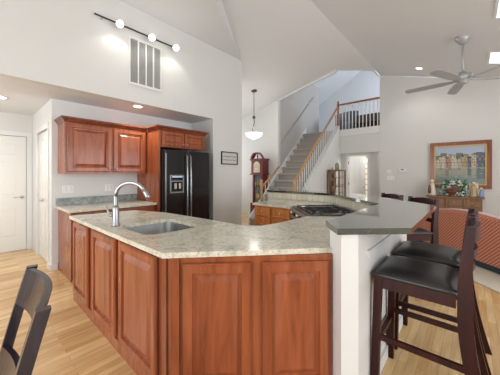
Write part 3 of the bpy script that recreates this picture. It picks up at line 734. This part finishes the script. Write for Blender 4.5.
# ------------------------------------------------------------------ foyer: clock, pendant, stairs
ck = thing('grandfather_clock', 'tall red mahogany grandfather clock against the cream foyer wall', 'clock', (6.20, 5.06, 0))
CX0, CX1, CY0, CY1 = 6.05, 6.36, 4.85, 5.29; cm = (CY0+CY1)/2
MB().box((CX0-.03, CY0-.04, 0), (CX1, CY1+.04, .12)).box((CX0-.02, CY0-.03, .12), (CX1, CY1+.03, .45)).build('plinth', MAHOG, ck)
m = MB(); m.box((CX0+.03, CY0+.02, .45), (CX0+.06, CY0+.085, 1.36)); m.box((CX0+.03, CY1-.085, .45), (CX0+.06, CY1-.02, 1.36)); m.box((CX0+.06, CY0+.02, .45), (CX1, CY0+.04, 1.36)); m.box((CX0+.06, CY1-.04, .45), (CX1, CY1-.02, 1.36)); m.box((CX1-.02, CY0+.04, .45), (CX1, CY1-.04, 1.36))
m.build('trunk', MAHOG, ck)
MB().box((CX0+.07, CY0+.05, .46), (CX1-.025, CY1-.05, 1.35)).build('trunk_back', GREYFAB, ck)
pd = MB().tube([(CX0+.055, cm, 1.3), (CX0+.055, cm, .72)], .006, 6).build('pendulum', GOLD, ck)
MB().tube([(CX0+.06, cm, .68), (CX0+.045, cm, .68)], .075, 20).build('bob', GOLD, pd)
for yy in (cm-.08, cm, cm+.08):
    MB().tube([(CX0+.045, yy, .95), (CX0+.045, yy, 1.12)], .02, 10).build('weight', GOLD, ck)
m = MB(); m.box((CX0, CY0-.01, 1.36), (CX1, CY1+.01, 1.80)); m.box((CX0-.03, CY0-.04, 1.345), (CX1, CY1+.04, 1.385)); m.box((CX0-.035, CY0-.045, 1.80), (CX1, CY1+.045, 1.855))
m.build('hood', MAHOG, ck)
for s in (-1, 1):     # swan neck pediment
    secs = []
    for i in range(13):
        a = i/12; y = cm + s*(.225-.185*a); z = 1.855 + .15*sin(a*pi*.62)**1.2
        secs.append([(CX0-.03, y-.02, z), (CX0+.10, y-.02, z), (CX0+.10, y+.02, z+.045), (CX0-.03, y+.02, z+.045)])
    m = MB(); m.loft(secs); m.ball((CX0+.01, cm+s*.04, 2.02), .04); m.build('pediment', MAHOG, ck)
MB().lathe([(.02, 1.855), (.014, 1.9), (.03, 1.93), (.012, 1.97), (0, 2.0)], (CX0+.04, cm, 0), 14).build('finial', MAHOG, ck)
m = MB(); pts = [(-.125, 1.42), (.125, 1.42), (.125, 1.64)] + [(.125*cos(a), 1.64+.125*sin(a)) for a in [pi*i/10 for i in range(1, 10)]] + [(-.125, 1.64)]
m.vprism(pts, (CX0-.006, cm, 0), (0, 1, 0), (1, 0, 0), .0055)
dl = m.build('dial', DIALW, ck)
m = MB()
for k in range(12):
    a = 2*pi*k/12; m.box((CX0-.0085, cm+.095*sin(a)-.007, 1.56+.095*cos(a)-.010), (CX0-.0065, cm+.095*sin(a)+.007, 1.56+.095*cos(a)+.010))
m.tube([(CX0-.008, cm, 1.56), (CX0-.008, cm-.03, 1.62)], .004, 6); m.tube([(CX0-.008, cm, 1.56), (CX0-.008, cm+.07, 1.58)], .003, 6)
m.build('hands_and_numerals', BLACKM, dl)

PX, PY, PZ = 5.24, 4.49, ZL(4.49)
pn = thing('pendant_lamp', 'glowing white bowl pendant hanging from the vaulted foyer ceiling', 'pendant lamp', (PX, PY, PZ))
MB().lathe([(0, PZ-.04), (.05, PZ-.035), (.085, PZ-.012), (.085, PZ+.02)], (PX, PY, 0), 20).build('canopy', BRONZE, pn)
MB().tube([(PX, PY, PZ-.03), (PX, PY, 2.96)], .009, 8).build('rod', BRONZE, pn)
MB().ball((PX, PY, 2.93), .045).tube([(PX, PY, 2.92), (PX+.006, PY-.006, 2.80), (PX-.012, PY+.012, 2.66), (PX-.03, PY+.03, 2.55)], .014, 8).build('stem', BRONZE, pn)
MB().lathe([(0, 2.335), (.05, 2.338), (.12, 2.36), (.19, 2.41), (.228, 2.47), (.235, 2.49), (.22, 2.488), (.18, 2.43), (.11, 2.385), (0, 2.37)], (PX, PY, 0), 32).build('bowl', BOWLGLOW, pn)
MB().lathe([(0, 2.56), (.03, 2.555), (.03, 2.50), (0, 2.40)], (PX, PY, 0), 14).build('socket', BRONZE, pn)
for k in range(3):
    a = 2*pi*k/3+.4; MB().tube([(PX-.02*cos(a), PY-.02*sin(a), 2.55), (PX+.215*cos(a), PY+.215*sin(a), 2.487)], .005, 6).build('arm', BRONZE, pn)
l = bpy.data.lights.new('pendant_bulb', 'POINT'); l.energy = 9; l.shadow_soft_size = .1; l.color = (1, .93, .84)
o = bpy.data.objects.new('pendant_bulb', l); COL.objects.link(o); o.location = (PX, PY, 2.66)

SX0, NR = 5.05, 14; RH = 2.78/NR; TD = (8.10-SX0)/NR; YA, YB = 3.34, 4.478
sr = thing('staircase', 'grey carpeted staircase with oak handrails and white balusters beside the beige wall', 'stairs', (SX0, 3.9, 0))
for k in range(NR):
    x = SX0+k*TD; m = MB(); z = (k+1)*RH
    m.box((x, YA, max(0, z-RH*2.2)), (x+TD+.002, YB-.03, z)); m.box((x-.048, YA+.001, z-.055), (x, YB-.031, z+.001), bev=.012); m.build('step', CARPET, sr)
nose = lambda x: (x-SX0)/TD*RH + RH
m = MB(); m.vprism([(SX0-.05, 0), (SX0+.5, 0), (8.1, nose(8.1)-.6), (8.1, nose(8.1)+.06), (SX0-.05, nose(SX0-.05)+.06)], (0, YB-.029, 0), (1, 0, 0), (0, 1, 0), .0285); m.build('wall_skirt', TRIM, sr)
m = MB(); m.vprism([(SX0-.02, 0), (SX0+.30, 0), (8.02, nose(8.02)-.50), (8.02, nose(8.02)+.02), (SX0-.02, nose(SX0-.02)+.02)], (0, 3.20, 0), (1, 0, 0), (0, 1, 0), .038); m.build('outer_stringer', TRIM, sr)
m = MB(); m.prism([(SX0-.02, 3.2), (8.02, 3.2), (8.02, 3.335), (SX0-.02, 3.335)], 0, .001); 
secs = []
for x in (SX0+.0, 8.0): secs.append([(x, 3.19, nose(x)+.02), (x, 3.338, nose(x)+.02), (x, 3.338, nose(x)+.05), (x, 3.19, nose(x)+.05)])
m = MB(); m.loft(secs); m.build('stringer_cap', TRIM, sr)
brt = sr; stair_side.build('side_wall', TRIM, sr)
def newel(x, y, z0, z1, mat, parent, r=.035):
    m = MB(); m.lathe([(r*1.25, z0), (r*1.25, z0+.25), (r*.8, z0+.32), (r*.95, z0+.6), (r*.75, z1-.32), (r*1.2, z1-.26), (r*1.2, z1-.10), (r*.8, z1-.08), (r*1.05, z1-.04), (r*.8, z1-.01), (0, z1)], (x, y, 0), 16); return m.build('newel_post', mat, parent)
x0r = 5.36; rail_z = lambda x: 1.17 + .905*(x-5.36)
newel(x0r, 3.27, nose(x0r)+.052, 1.24, OAKR, brt)
MB().tube([(x0r, 3.27, rail_z(x0r)), (6.5, 3.27, rail_z(6.5)), (8.0, 3.27, rail_z(8.0)-.02)], .031, 10).build('handrail', OAKR, brt)
k = 0; x = x0r+.14
while x < 7.95:
    MB().tube([(x, 3.27, nose(x)+.051), (x, 3.27, rail_z(x)-.02)], .013, 6).build('baluster', TRIM, brt); x += .115
# short left balustrade below the stairwell corner
bl = sr
yl = 4.42
newel(5.50, yl, nose(5.50)+.06-RH, 1.22, OAKR, bl)
MB().tube([(5.50, yl, 1.00), (5.9, yl, 1.27), (6.34, yl, 1.60)], .030, 10).build('handrail', OAKR, bl)
for x in (5.66, 5.80, 5.94, 6.08, 6.22):
    MB().tube([(x, yl, nose(x)), (x, yl, 1.00+(x-5.5)*.70)], .013, 6).build('baluster', TRIM, bl)
# wall handrail
hr = tag(MB().tube([(6.5, 4.425, nose(6.5)+.80), (8.6, 4.425, nose(8.6)+.80)], .016, 8).build('wall_handrail', STAIRWALL), 'slim painted handrail on the beige stairwell wall', 'railing')
lr = thing('loft_railing', 'brown topped loft railing with white balusters across the opening', 'railing', (8.07, 2.65, 2.80))
newel(8.07, 3.27, 2.80, 3.76, OAKD, lr)
MB().box((8.04, 2.024, 3.60), (8.10, 3.24, 3.65), bev=.008).build('handrail', OAKD, lr)
for k in range(11):
    y = 2.08+k*.105; MB().tube([(8.07, y, 2.80), (8.07, y, 3.60)], .014, 6).build('baluster', TRIM, lr)
# loft furniture seen through the balusters
ob = thing('bench', 'low dark bench on the loft floor behind the white balusters', 'bench', (8.7, 2.45, 2.78))
MB().box((8.5, 2.03, 3.05), (8.95, 2.88, 3.30), bev=.03).build('cushion', DARKFAB, ob)
MB().box((8.52, 2.05, 2.86), (8.93, 2.86, 3.05)).build('base', ESP, ob)
for xx in (8.55, 8.90):
    for yy in (2.08, 2.83): MB().box((xx-.02, yy-.02, 2.781), (xx+.02, yy+.02, 2.86)).build('leg', ESP, ob)
ac = thing('armchair', 'rounded grey armchair on the loft behind the railing post', 'armchair', (8.9, 3.3, 2.78))
MB().lathe([(.28, 2.86), (.33, 2.95), (.34, 3.12), (.30, 3.2), (0, 3.22)], (8.95, 3.32, 0), 20).build('seat', GREYFAB, ac)
m = MB(); secs = []
for i in range(13):
    a = radians(-100+200*i/12); r0, r1 = .32, .42; h = 3.45+.22*cos(a/1.3)
    secs.append([(8.95+r0*cos(a), 3.32+r0*sin(a), 3.0), (8.95+r1*cos(a), 3.32+r1*sin(a), 3.0), (8.95+r1*cos(a), 3.32+r1*sin(a), h), (8.95+r0*cos(a), 3.32+r0*sin(a), h)])
m.loft(secs, smooth=True); m.build('backrest', GREYFAB, ac)
for dx, dy in ((.2, .2), (-.2, .2), (.2, -.2), (-.2, -.2)): MB().tube([(8.95+dx, 3.32+dy, 2.781), (8.95+dx, 3.32+dy, 2.87)], .02, 8).build('leg', ESP, ac)

# doorway under the loft
m = MB(); m.box((8.275, 2.36, 0), (8.2995, 2.435, 1.96)); m.box((8.275, 3.035, 0), (8.2995, 3.11, 1.96)); m.box((8.275, 2.36, 1.961), (8.2995, 3.11, 2.04))
struct('trim_4', m, TRIM, 'white casing around the bright doorway under the loft', 'trim')
d3 = panel_door('door_3', (8.42, 3.04, 0.008), (.62, -.785, 0), (-.785, -.62, 0), 0.52, 1.94, R6, 'white door standing open in the doorway under the loft')
for zz in (0.35, 1.0, 1.7): MB().tube([(8.415, 3.052, zz), (8.415, 3.052, zz+.1)], .012, 8).build('hinge', BRONZE, d3)
MB().ball((8.63, 2.64, .95), .03).build('door_knob', NICKEL, d3)
d4 = thing('door_4', 'narrow glazed door with small panes in the bright room beyond', 'door', (9.4, 2.9, 0)); d4['kind'] = 'structure'
m = MB(); m.box((9.40, 2.62, .008), (9.44, 2.68, 2.0)); m.box((9.40, 2.98, .008), (9.44, 3.04, 2.0))
for k in range(11):
    z = .03+k*.19; m.box((9.402, 2.68, z), (9.438, 2.98, z+.035))
m.box((9.405, 2.82, .03), (9.435, 2.845, 1.96)); m.build('door_frame', new_mat('pale_oak', s2l(214, 186, 136), .5), d4)
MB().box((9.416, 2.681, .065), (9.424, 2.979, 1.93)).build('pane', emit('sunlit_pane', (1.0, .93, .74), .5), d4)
l = bpy.data.lights.new('room_fill_light', 'POINT'); l.energy = 45; l.shadow_soft_size = .15; l.color = (1, .98, .95)
o = bpy.data.objects.new('room_fill_light', l); COL.objects.link(o); o.location = (9.0, 2.1, 2.3)  # unseen point light added to light the room beyond the doorway

# curio cabinet
cu = thing('curio_cabinet', 'brown glass curio cabinet against the white wall under the stairs', 'cabinet', (7.35, 3.0, 0))
qx0, qx1, qy0, qy1, qz = 7.10, 7.60, 2.84, 3.185, 1.50
m = MB(); m.box((qx0, qy0, 0), (qx1, qy1, .12)); m.box((qx0, qy0, qz-.05), (qx1, qy1, qz)); m.box((qx0-.01, qy0-.01, qz-.02), (qx1+.01, qy1, qz+.001))
for xx in (qx0, qx1-.04):
    for yy in (qy0, qy1-.04): m.box((xx, yy, .12), (xx+.04, yy+.04, qz-.05))
m.box((qx0+.04, qy1-.015, .12), (qx1-.04, qy1-.001, qz-.05)); m.box((qx0, qy0+.15, .12), (qx0+.02, qy0+.175, qz-.05))
m.build('case', WALNUT, cu)
for z in (.45, .75, 1.0, 1.25): MB().box((qx0+.02, qy0+.02, z), (qx1-.02, qy1-.03, z+.012)).build('shelf', WALNUT, cu)
m = MB()
for z in (.5, .8, 1.05, 1.3): m.box((qx0+.05, qy0+.004, z), (qx1-.05, qy0+.012, z+.012))
m.box(((qx0+qx1)/2-.006, qy0+.004, .13), ((qx0+qx1)/2+.006, qy0+.012, qz-.06)); m.build('lattice', WALNUT, cu)
random.seed(8)
for z in (.463, .763, 1.013, 1.263):
    for k in range(3):
        yy = qy0+.08+k*.09; xx = qx0+.12+.07*random.random(); hh = random.uniform(.10, .17); rr = random.uniform(.025, .035)
        m = MB().lathe([(rr*.7, z), (rr, z+hh*.4), (rr*.5, z+hh*.7), (rr*.7, z+hh), (0, z+hh)], (xx, yy, 0), 10)
        tag(m.build('vase', random.choice([CERBLUE, CERBROWN, GREENGL, CERAM])), 'small vase on a shelf inside the glass curio cabinet', 'vase', 'vases inside the curio cabinet')
jr = thing('jar', 'greenish lidded glass jar on top of the curio cabinet', 'jar', (7.27, 2.98, qz))
MB().lathe([(.05, qz+.0015), (.062, qz+.03), (.062, qz+.15), (.045, qz+.17)], (7.27, 2.98, 0), 18).build('body', GREENGL, jr)
MB().lathe([(.05, qz+.171), (.05, qz+.19), (.015, qz+.2), (0, qz+.215)], (7.27, 2.98, 0), 18).build('lid', GREENGL, jr)
tag(MB().lathe([(.03, qz+.0015), (.02, qz+.03), (.025, qz+.05), (0, qz+.08)], (7.2, 3.09, 0), 12).build('figurine', CERTAN), 'tiny tan figurine on top of the curio cabinet left of the jar', 'figurine')

# ------------------------------------------------------------------ living room
sb = thing('sideboard', 'brown wooden sideboard under the large painting', 'sideboard', (7.82, .3, 0))
bx0, by0, by1, bz = 7.60, -.22, .84, .835
MB().box((bx0+.03, by0+.03, .08), (8.04, by1-.03, bz-.03)).build('body', WALNUT, sb)
MB().box((bx0-.005, by0-.01, bz-.03), (8.045, by1+.01, bz), bev=.006).build('top', WALNUT, sb)
for k in range(3):
    y1_ = by1-.05-k*.325; cab_door(sb, 'drawer', (bx0+.03, y1_, .62), (0, -1, 0), (-1, 0, 0), .31, .16, [(.004, 0), (.03, -.003)], mat=WALNUT, knob=(.155, .08))
    cab_door(sb, 'door', (bx0+.03, y1_, .12), (0, -1, 0), (-1, 0, 0), .31, .48, mat=WALNUT)
for xx in (bx0+.05, 7.99):
    for yy in (by0+.06, by1-.06): MB().box((xx-.03, yy-.03, 0), (xx+.03, yy+.03, .08)).build('foot', WALNUT, sb)
pt = thing('painting', 'large wood framed painting of waterfront houses hanging over the sideboard', 'painting', (8.03, .215, 1.6))
ya, yb_, za, zb = .80, -.36, 1.02, 2.165
def frame_ring(m, y0, y1, z0, z1, wd, x0, x1):
    for a, b in (((y0, z0), (y1, z0+wd)), ((y0, z1-wd), (y1, z1)), ((y0, z0+wd), (y0-wd, z1-wd)), ((y1+wd, z0+wd), (y1, z1-wd))): m.box((x0, a[0], a[1]), (x1, b[0], b[1]))
m = MB(); frame_ring(m, ya, yb_, za, zb, .085, 8.0, 8.049); frame_ring(m, ya, yb_, za, zb, .03, 7.985, 8.0); m.build('frame', FRAMEW, pt)
m = MB(); frame_ring(m, ya-.085, yb_+.085, za+.085, zb-.085, .03, 8.012, 8.049); m.build('liner', GOLD, pt)
# canvas: sky, hills, a row of houses and their reflections in the water
cm_ = [new_mat('canvas_'+n_, s2l(*c), .6) for n_, c in (('sky', (176, 186, 206)), ('hill', (112, 124, 104)), ('water', (142, 154, 150)), ('cream', (196, 182, 152)), ('rose', (176, 124, 110)), ('ochre', (182, 156, 116)), ('white', (200, 198, 188)), ('slate', (108, 116, 128)), ('dark', (70, 72, 78)), ('grey', (168, 164, 152)), ('roof', (128, 92, 78)), ('rcream', (166, 164, 148)), ('rrose', (154, 128, 120)), ('rslate', (112, 124, 128)))]
m = MB(); c0, c1_, d0, d1_ = ya-.11, yb_+.11, za+.11, zb-.11; wz = d1_-d0; wy = c0-c1_; X0 = 8.03
P = lambda a, b: (c0-a*wy, d0+b*wz)
def rect(a0, a1, b0, b1, lvl, mi):
    (y0, z0), (y1, z1) = P(a0, b0), P(a1, b1); x = X0-lvl*.0006
    m.face([(x, y0, z0), (x, y1, z0), (x, y1, z1), (x, y0, z1)], mi)
m.box((X0+.001, c0, d0), (8.049, c1_, d1_), 0)
rect(0, 1, .44, 1, 1, 0); rect(0, 1, 0, .44, 1, 2)
random.seed(21)
for k in range(9): rect(k/9-.005, k/9+.13, .44, .76+.06*sin(k*1.9)+.02*random.random(), 2, 1)
xk = 0.0; cols = [6, 3, 6, 4, 5, 6, 3, 9, 5, 7, 3, 7, 7]; i = 0
while xk < .985:
    ww = random.uniform(.062, .10); ww = min(ww, 1-xk); h_ = random.uniform(.66, .77) if xk < .7 else random.uniform(.74, .87); c_ = cols[i % 13]
    rect(xk, xk+ww, .42, h_, 3, c_); rect(xk-.004, min(1, xk+ww+.004), h_, h_+.02, 4, 10 if c_ != 7 else 8)
    rect(xk+.006, xk+ww-.006, .40-(h_-.42)*.7, .40, 3, {3: 11, 4: 12, 5: 11, 6: 11, 9: 11, 7: 13}[c_])
    for r_ in range(4):
        for q in range(2):
            if .46+r_*.075+.04 < h_: rect(xk+ww*(.2+.4*q), xk+ww*(.38+.4*q), .47+r_*.075, .51+r_*.075, 5, 8 if (r_+q) % 3 else 9)
    xk += ww; i += 1
rect(0, 1, .395, .43, 6, 9)
for k in range(26):
    a = random.random()*.9; b = random.random()*.36; rect(a, a+random.uniform(.04, .12), b, b+.008, 7, random.choice([2, 9, 0, 7]))
for k in range(5):
    a = .08+.19*k; rect(a, a+.07, .385, .40, 8, 8); rect(a+.03, a+.035, .40, .50, 8, 8)
m.build('canvas', cm_, pt, recalc=False)

# wreath-like arrangement with bowl
wx, wyy, wz0 = 7.80, .30, bz
fl = thing('flower_arrangement', 'green and white leafy arrangement around a brown bowl on the sideboard', 'flower arrangement', (wx, wyy, wz0))
MB().lathe([(.07, bz+.001), (.05, bz+.03), (.06, bz+.06), (.12, bz+.12), (.135, bz+.16), (.12, bz+.16), (.05, bz+.08), (0, bz+.07)], (wx-.10, wyy+.05, 0), 20).build('bowl', TERRA, fl)
random.seed(3)
def leaves(cnt, size, mi_name, mat, ring):
    m = MB()
    for k in range(cnt):
        a = random.uniform(0, 2*pi); rr = ring + random.gauss(0, .035)
        y = wyy + (rr*1.30)*cos(a); z = bz+.19 + rr*.95*sin(a); x = wx-.02+random.gauss(0, .045)
        z = max(z, bz+.03)
        d = Vector((random.uniform(-1, .2), random.uniform(-1, 1), random.uniform(-.6, 1))).normalized(); e = d.cross(Vector((random.random(), random.random(), random.random()))).normalized()
        p = Vector((x, y, z)); s_ = size*random.uniform(.6, 1.3)
        q = [p, p+d*s_*.5+e*s_*.28, p+d*s_, p+d*s_*.5-e*s_*.28]
        q = [Vector((min(max(v.x, 7.62), 7.97), min(max(v.y, .055), .60), max(v.z, bz+.004))) for v in q]
        m.face(q)
    return m.build(mi_name, mat, fl, recalc=False)
leaves(300, .06, 'dark_foliage', LEAF, .165); leaves(330, .055, 'pale_foliage', LEAF2, .18)
m = MB()
for k in range(70):
    a = random.uniform(0, 2*pi); rr = .17+random.gauss(0, .03); m.ball((wx-.07+random.gauss(0, .02), max(.085, wyy+rr*1.32*cos(a)), max(bz+.03, bz+.18+rr*.9*sin(a))), random.uniform(.014, .026), seg=8)
m.build('blossoms', FLOWER, fl)
fg = thing('figurine', 'cream standing figurine at the left end of the sideboard', 'figurine', (7.78, .735, bz))
MB().lathe([(.080, bz+.001), (.085, bz+.03), (.068, bz+.16), (.055, bz+.26), (.042, bz+.30), (.022, bz+.32)], (7.78, .735, 0), 18).build('body', CERAM, fg)
MB().ball((7.775, .735, bz+.355), .045).build('head', CERAM, fg)
MB().lathe([(0, bz+.04), (.032, bz+.07), (.036, bz+.15), (.020, bz+.24), (0, bz+.28)], (7.715, .785, 0), 12).build('dark_wrap', CERBROWN, fg)
an = thing('figurine', 'angel figurine in cream and gold near the right end of the sideboard', 'figurine', (7.78, -.045, bz))
MB().lathe([(.080, bz+.001), (.076, bz+.04), (.052, bz+.19), (.042, bz+.26), (.020, bz+.28)], (7.78, -.045, 0), 18).build('gown', CERTAN, an)
MB().ball((7.775, -.045, bz+.315), .036).build('head', CERAM, an)
for q in (-1, 1):
    m = MB(); m.vprism([(0, bz+.17), (q*.05, bz+.15), (q*.085, bz+.22), (q*.075, bz+.34), (q*.03, bz+.29)], (7.83, -.045, 0), (0, 1, 0), (1, 0, 0), .012); m.build('wing', CERAM, an)
bf = thing('figurine', 'small blue robed figurine beside the angel on the sideboard', 'figurine', (7.69, -.172, bz))
MB().lathe([(.042, bz+.001), (.044, bz+.04), (.032, bz+.14), (.016, bz+.18)], (7.69, -.172, 0), 14).build('robe', CERBLUE, bf)
MB().ball((7.69, -.172, bz+.205), .026).build('head', CERAM, bf)

# camelback sofa seen from behind, on a cream rug
SO = Vector((5.13, .10, 0)); so_ = thing('sofa', 'coral lattice camelback sofa seen from behind', 'sofa', tuple(SO), radians(45))
# local: x along the back (towards +x = far left in view), back face at y=+0 looking to +y local (towards kitchen)
W = 1.2
def ztop(x): return .655 + .135*max(0, cos((x+.02)*1.32))**1.6
m = MB(); secs = []; n_ = 28
for i in range(n_+1):
    x = -W+2*W*i/n_; zt = ztop(x); prof = [(0.0, .10), (0.0, zt-.04), (-.012, zt-.012), (-.05, zt), (-.13, zt), (-.17, zt-.03), (-.18, zt-.08), (-.20, .10)]
    secs.append([(x, y, z) for y, z in prof])
m.loft(secs, smooth=False); m.build('backrest', CORAL, so_, local=True)
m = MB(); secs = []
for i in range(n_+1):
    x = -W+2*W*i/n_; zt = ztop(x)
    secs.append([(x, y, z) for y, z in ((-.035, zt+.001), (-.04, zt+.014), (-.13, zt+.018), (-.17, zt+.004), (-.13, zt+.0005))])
m.loft(secs); m.build('top_sheen_band', PINK, so_, local=True)  # pale pink band paints the lighter reflection along the sofa's top edge
for s in (-1, 1):
    m = MB(); m.box((s*W, -.85, .10), (s*(W-.16), -.205, .56), bev=.05); m.build('arm', CORAL, so_, local=True)
MB().box((-W+.165, -.83, .10), (W-.165, -.205, .30)).build('base', CORAL, so_, local=True)
for s in (-1, 1):
    m = MB(); m.box((min(s*.005, s*(W-.17)), -.86, .305), (max(s*.005, s*(W-.17)), -.21, .45), bev=.04); m.build('seat_cushion', CORAL, so_, local=True)
MB().box((-W+.01, -.80, .02), (W-.01, -.005, .099)).build('plinth', NAVY, so_, local=True)  # low dark navy block below the coral backrest
rgm = MB(); rgm.box((-1.6, -1.3, .001), (1.6, .52, .012))
rgo = rgm.build('rug', CREAMC); rgo.location = SO; rgo.rotation_euler = (0, 0, radians(45)); tag(rgo, 'cream area rug under the coral sofa', 'rug')

# ceiling fan
FX, FY = 5.66, .11; FZ = ZR(FY)
fn = thing('ceiling_fan', 'grey five blade ceiling fan hanging on a long rod from the sloped ceiling', 'ceiling fan', (FX, FY, FZ))
MB().lathe([(0, FZ-.10), (.05, FZ-.095), (.08, FZ-.05), (.11, FZ-.015), (.11, FZ+.02)], (FX, FY, 0), 24).build('canopy', GREYFAN, fn)
MB().tube([(FX, FY, FZ-.09), (FX, FY, 3.10)], .016, 12).build('downrod', GREYFAN, fn)
MB().lathe([(0, 3.13), (.05, 3.125), (.07, 3.09), (.13, 3.07), (.135, 3.0), (.11, 2.975), (.08, 2.965), (.08, 2.93), (.05, 2.92), (0, 2.918)], (FX, FY, 0), 28).build('motor_housing', GREYFAN, fn)
for k in range(5):
    a = radians(13+72*k); ca, sa = cos(a), sin(a); ti = radians(11)
    secs = []
    for r_, hw in ((.12, .03), (.20, .05), (.28, .072), (.60, .078), (.82, .072), (.865, .05)):
        sec = []
        for w_, t_ in ((-hw, -.004), (hw, -.004), (hw, .004), (-hw, .004)):
            sec.append((FX+ca*r_-sa*w_*cos(ti), FY+sa*r_+ca*w_*cos(ti), 2.985+w_*sin(ti)+t_))
        secs.append(sec)
    m = MB(); m.loft(secs); m.build('blade', GREYFAN, fn)
# skylights on the right slope
def skylight(xa, xb, ya_, yb__, label):
    t = thing('skylight', label, 'skylight', ((xa+xb)/2, (ya_+yb__)/2, ZR((ya_+yb__)/2)), 0, 'skylights in the living room ceiling'); t['kind'] = 'structure'
    z = lambda y: ZR(y)
    def slabq(x0, x1, y0, y1, lo, hi): return [(x, y, z(y)-k) for k in (lo, hi) for x, y in ((x0, y0), (x1, y0), (x1, y1), (x0, y1))]
    MB().hexa(slabq(xa, xb, ya_, yb__, .001, .004)).build('pane', SKYPANE, t)
    m = MB(); f_ = .03
    for q in ((xa-f_, xa, ya_-f_, yb__+f_), (xb, xb+f_, ya_-f_, yb__+f_), (xa, xb, ya_-f_, ya_), (xa, xb, yb__, yb__+f_)): m.hexa(slabq(*q, .001, .008))
    m.build('frame', TRIM, t)
skylight(6.36, 6.95, -1.30, -.27, 'bright skylight in the sloped ceiling beyond the fan')
skylight(4.30, 5.0, -1.30, -.27, 'nearer skylight at the upper right edge of the picture')
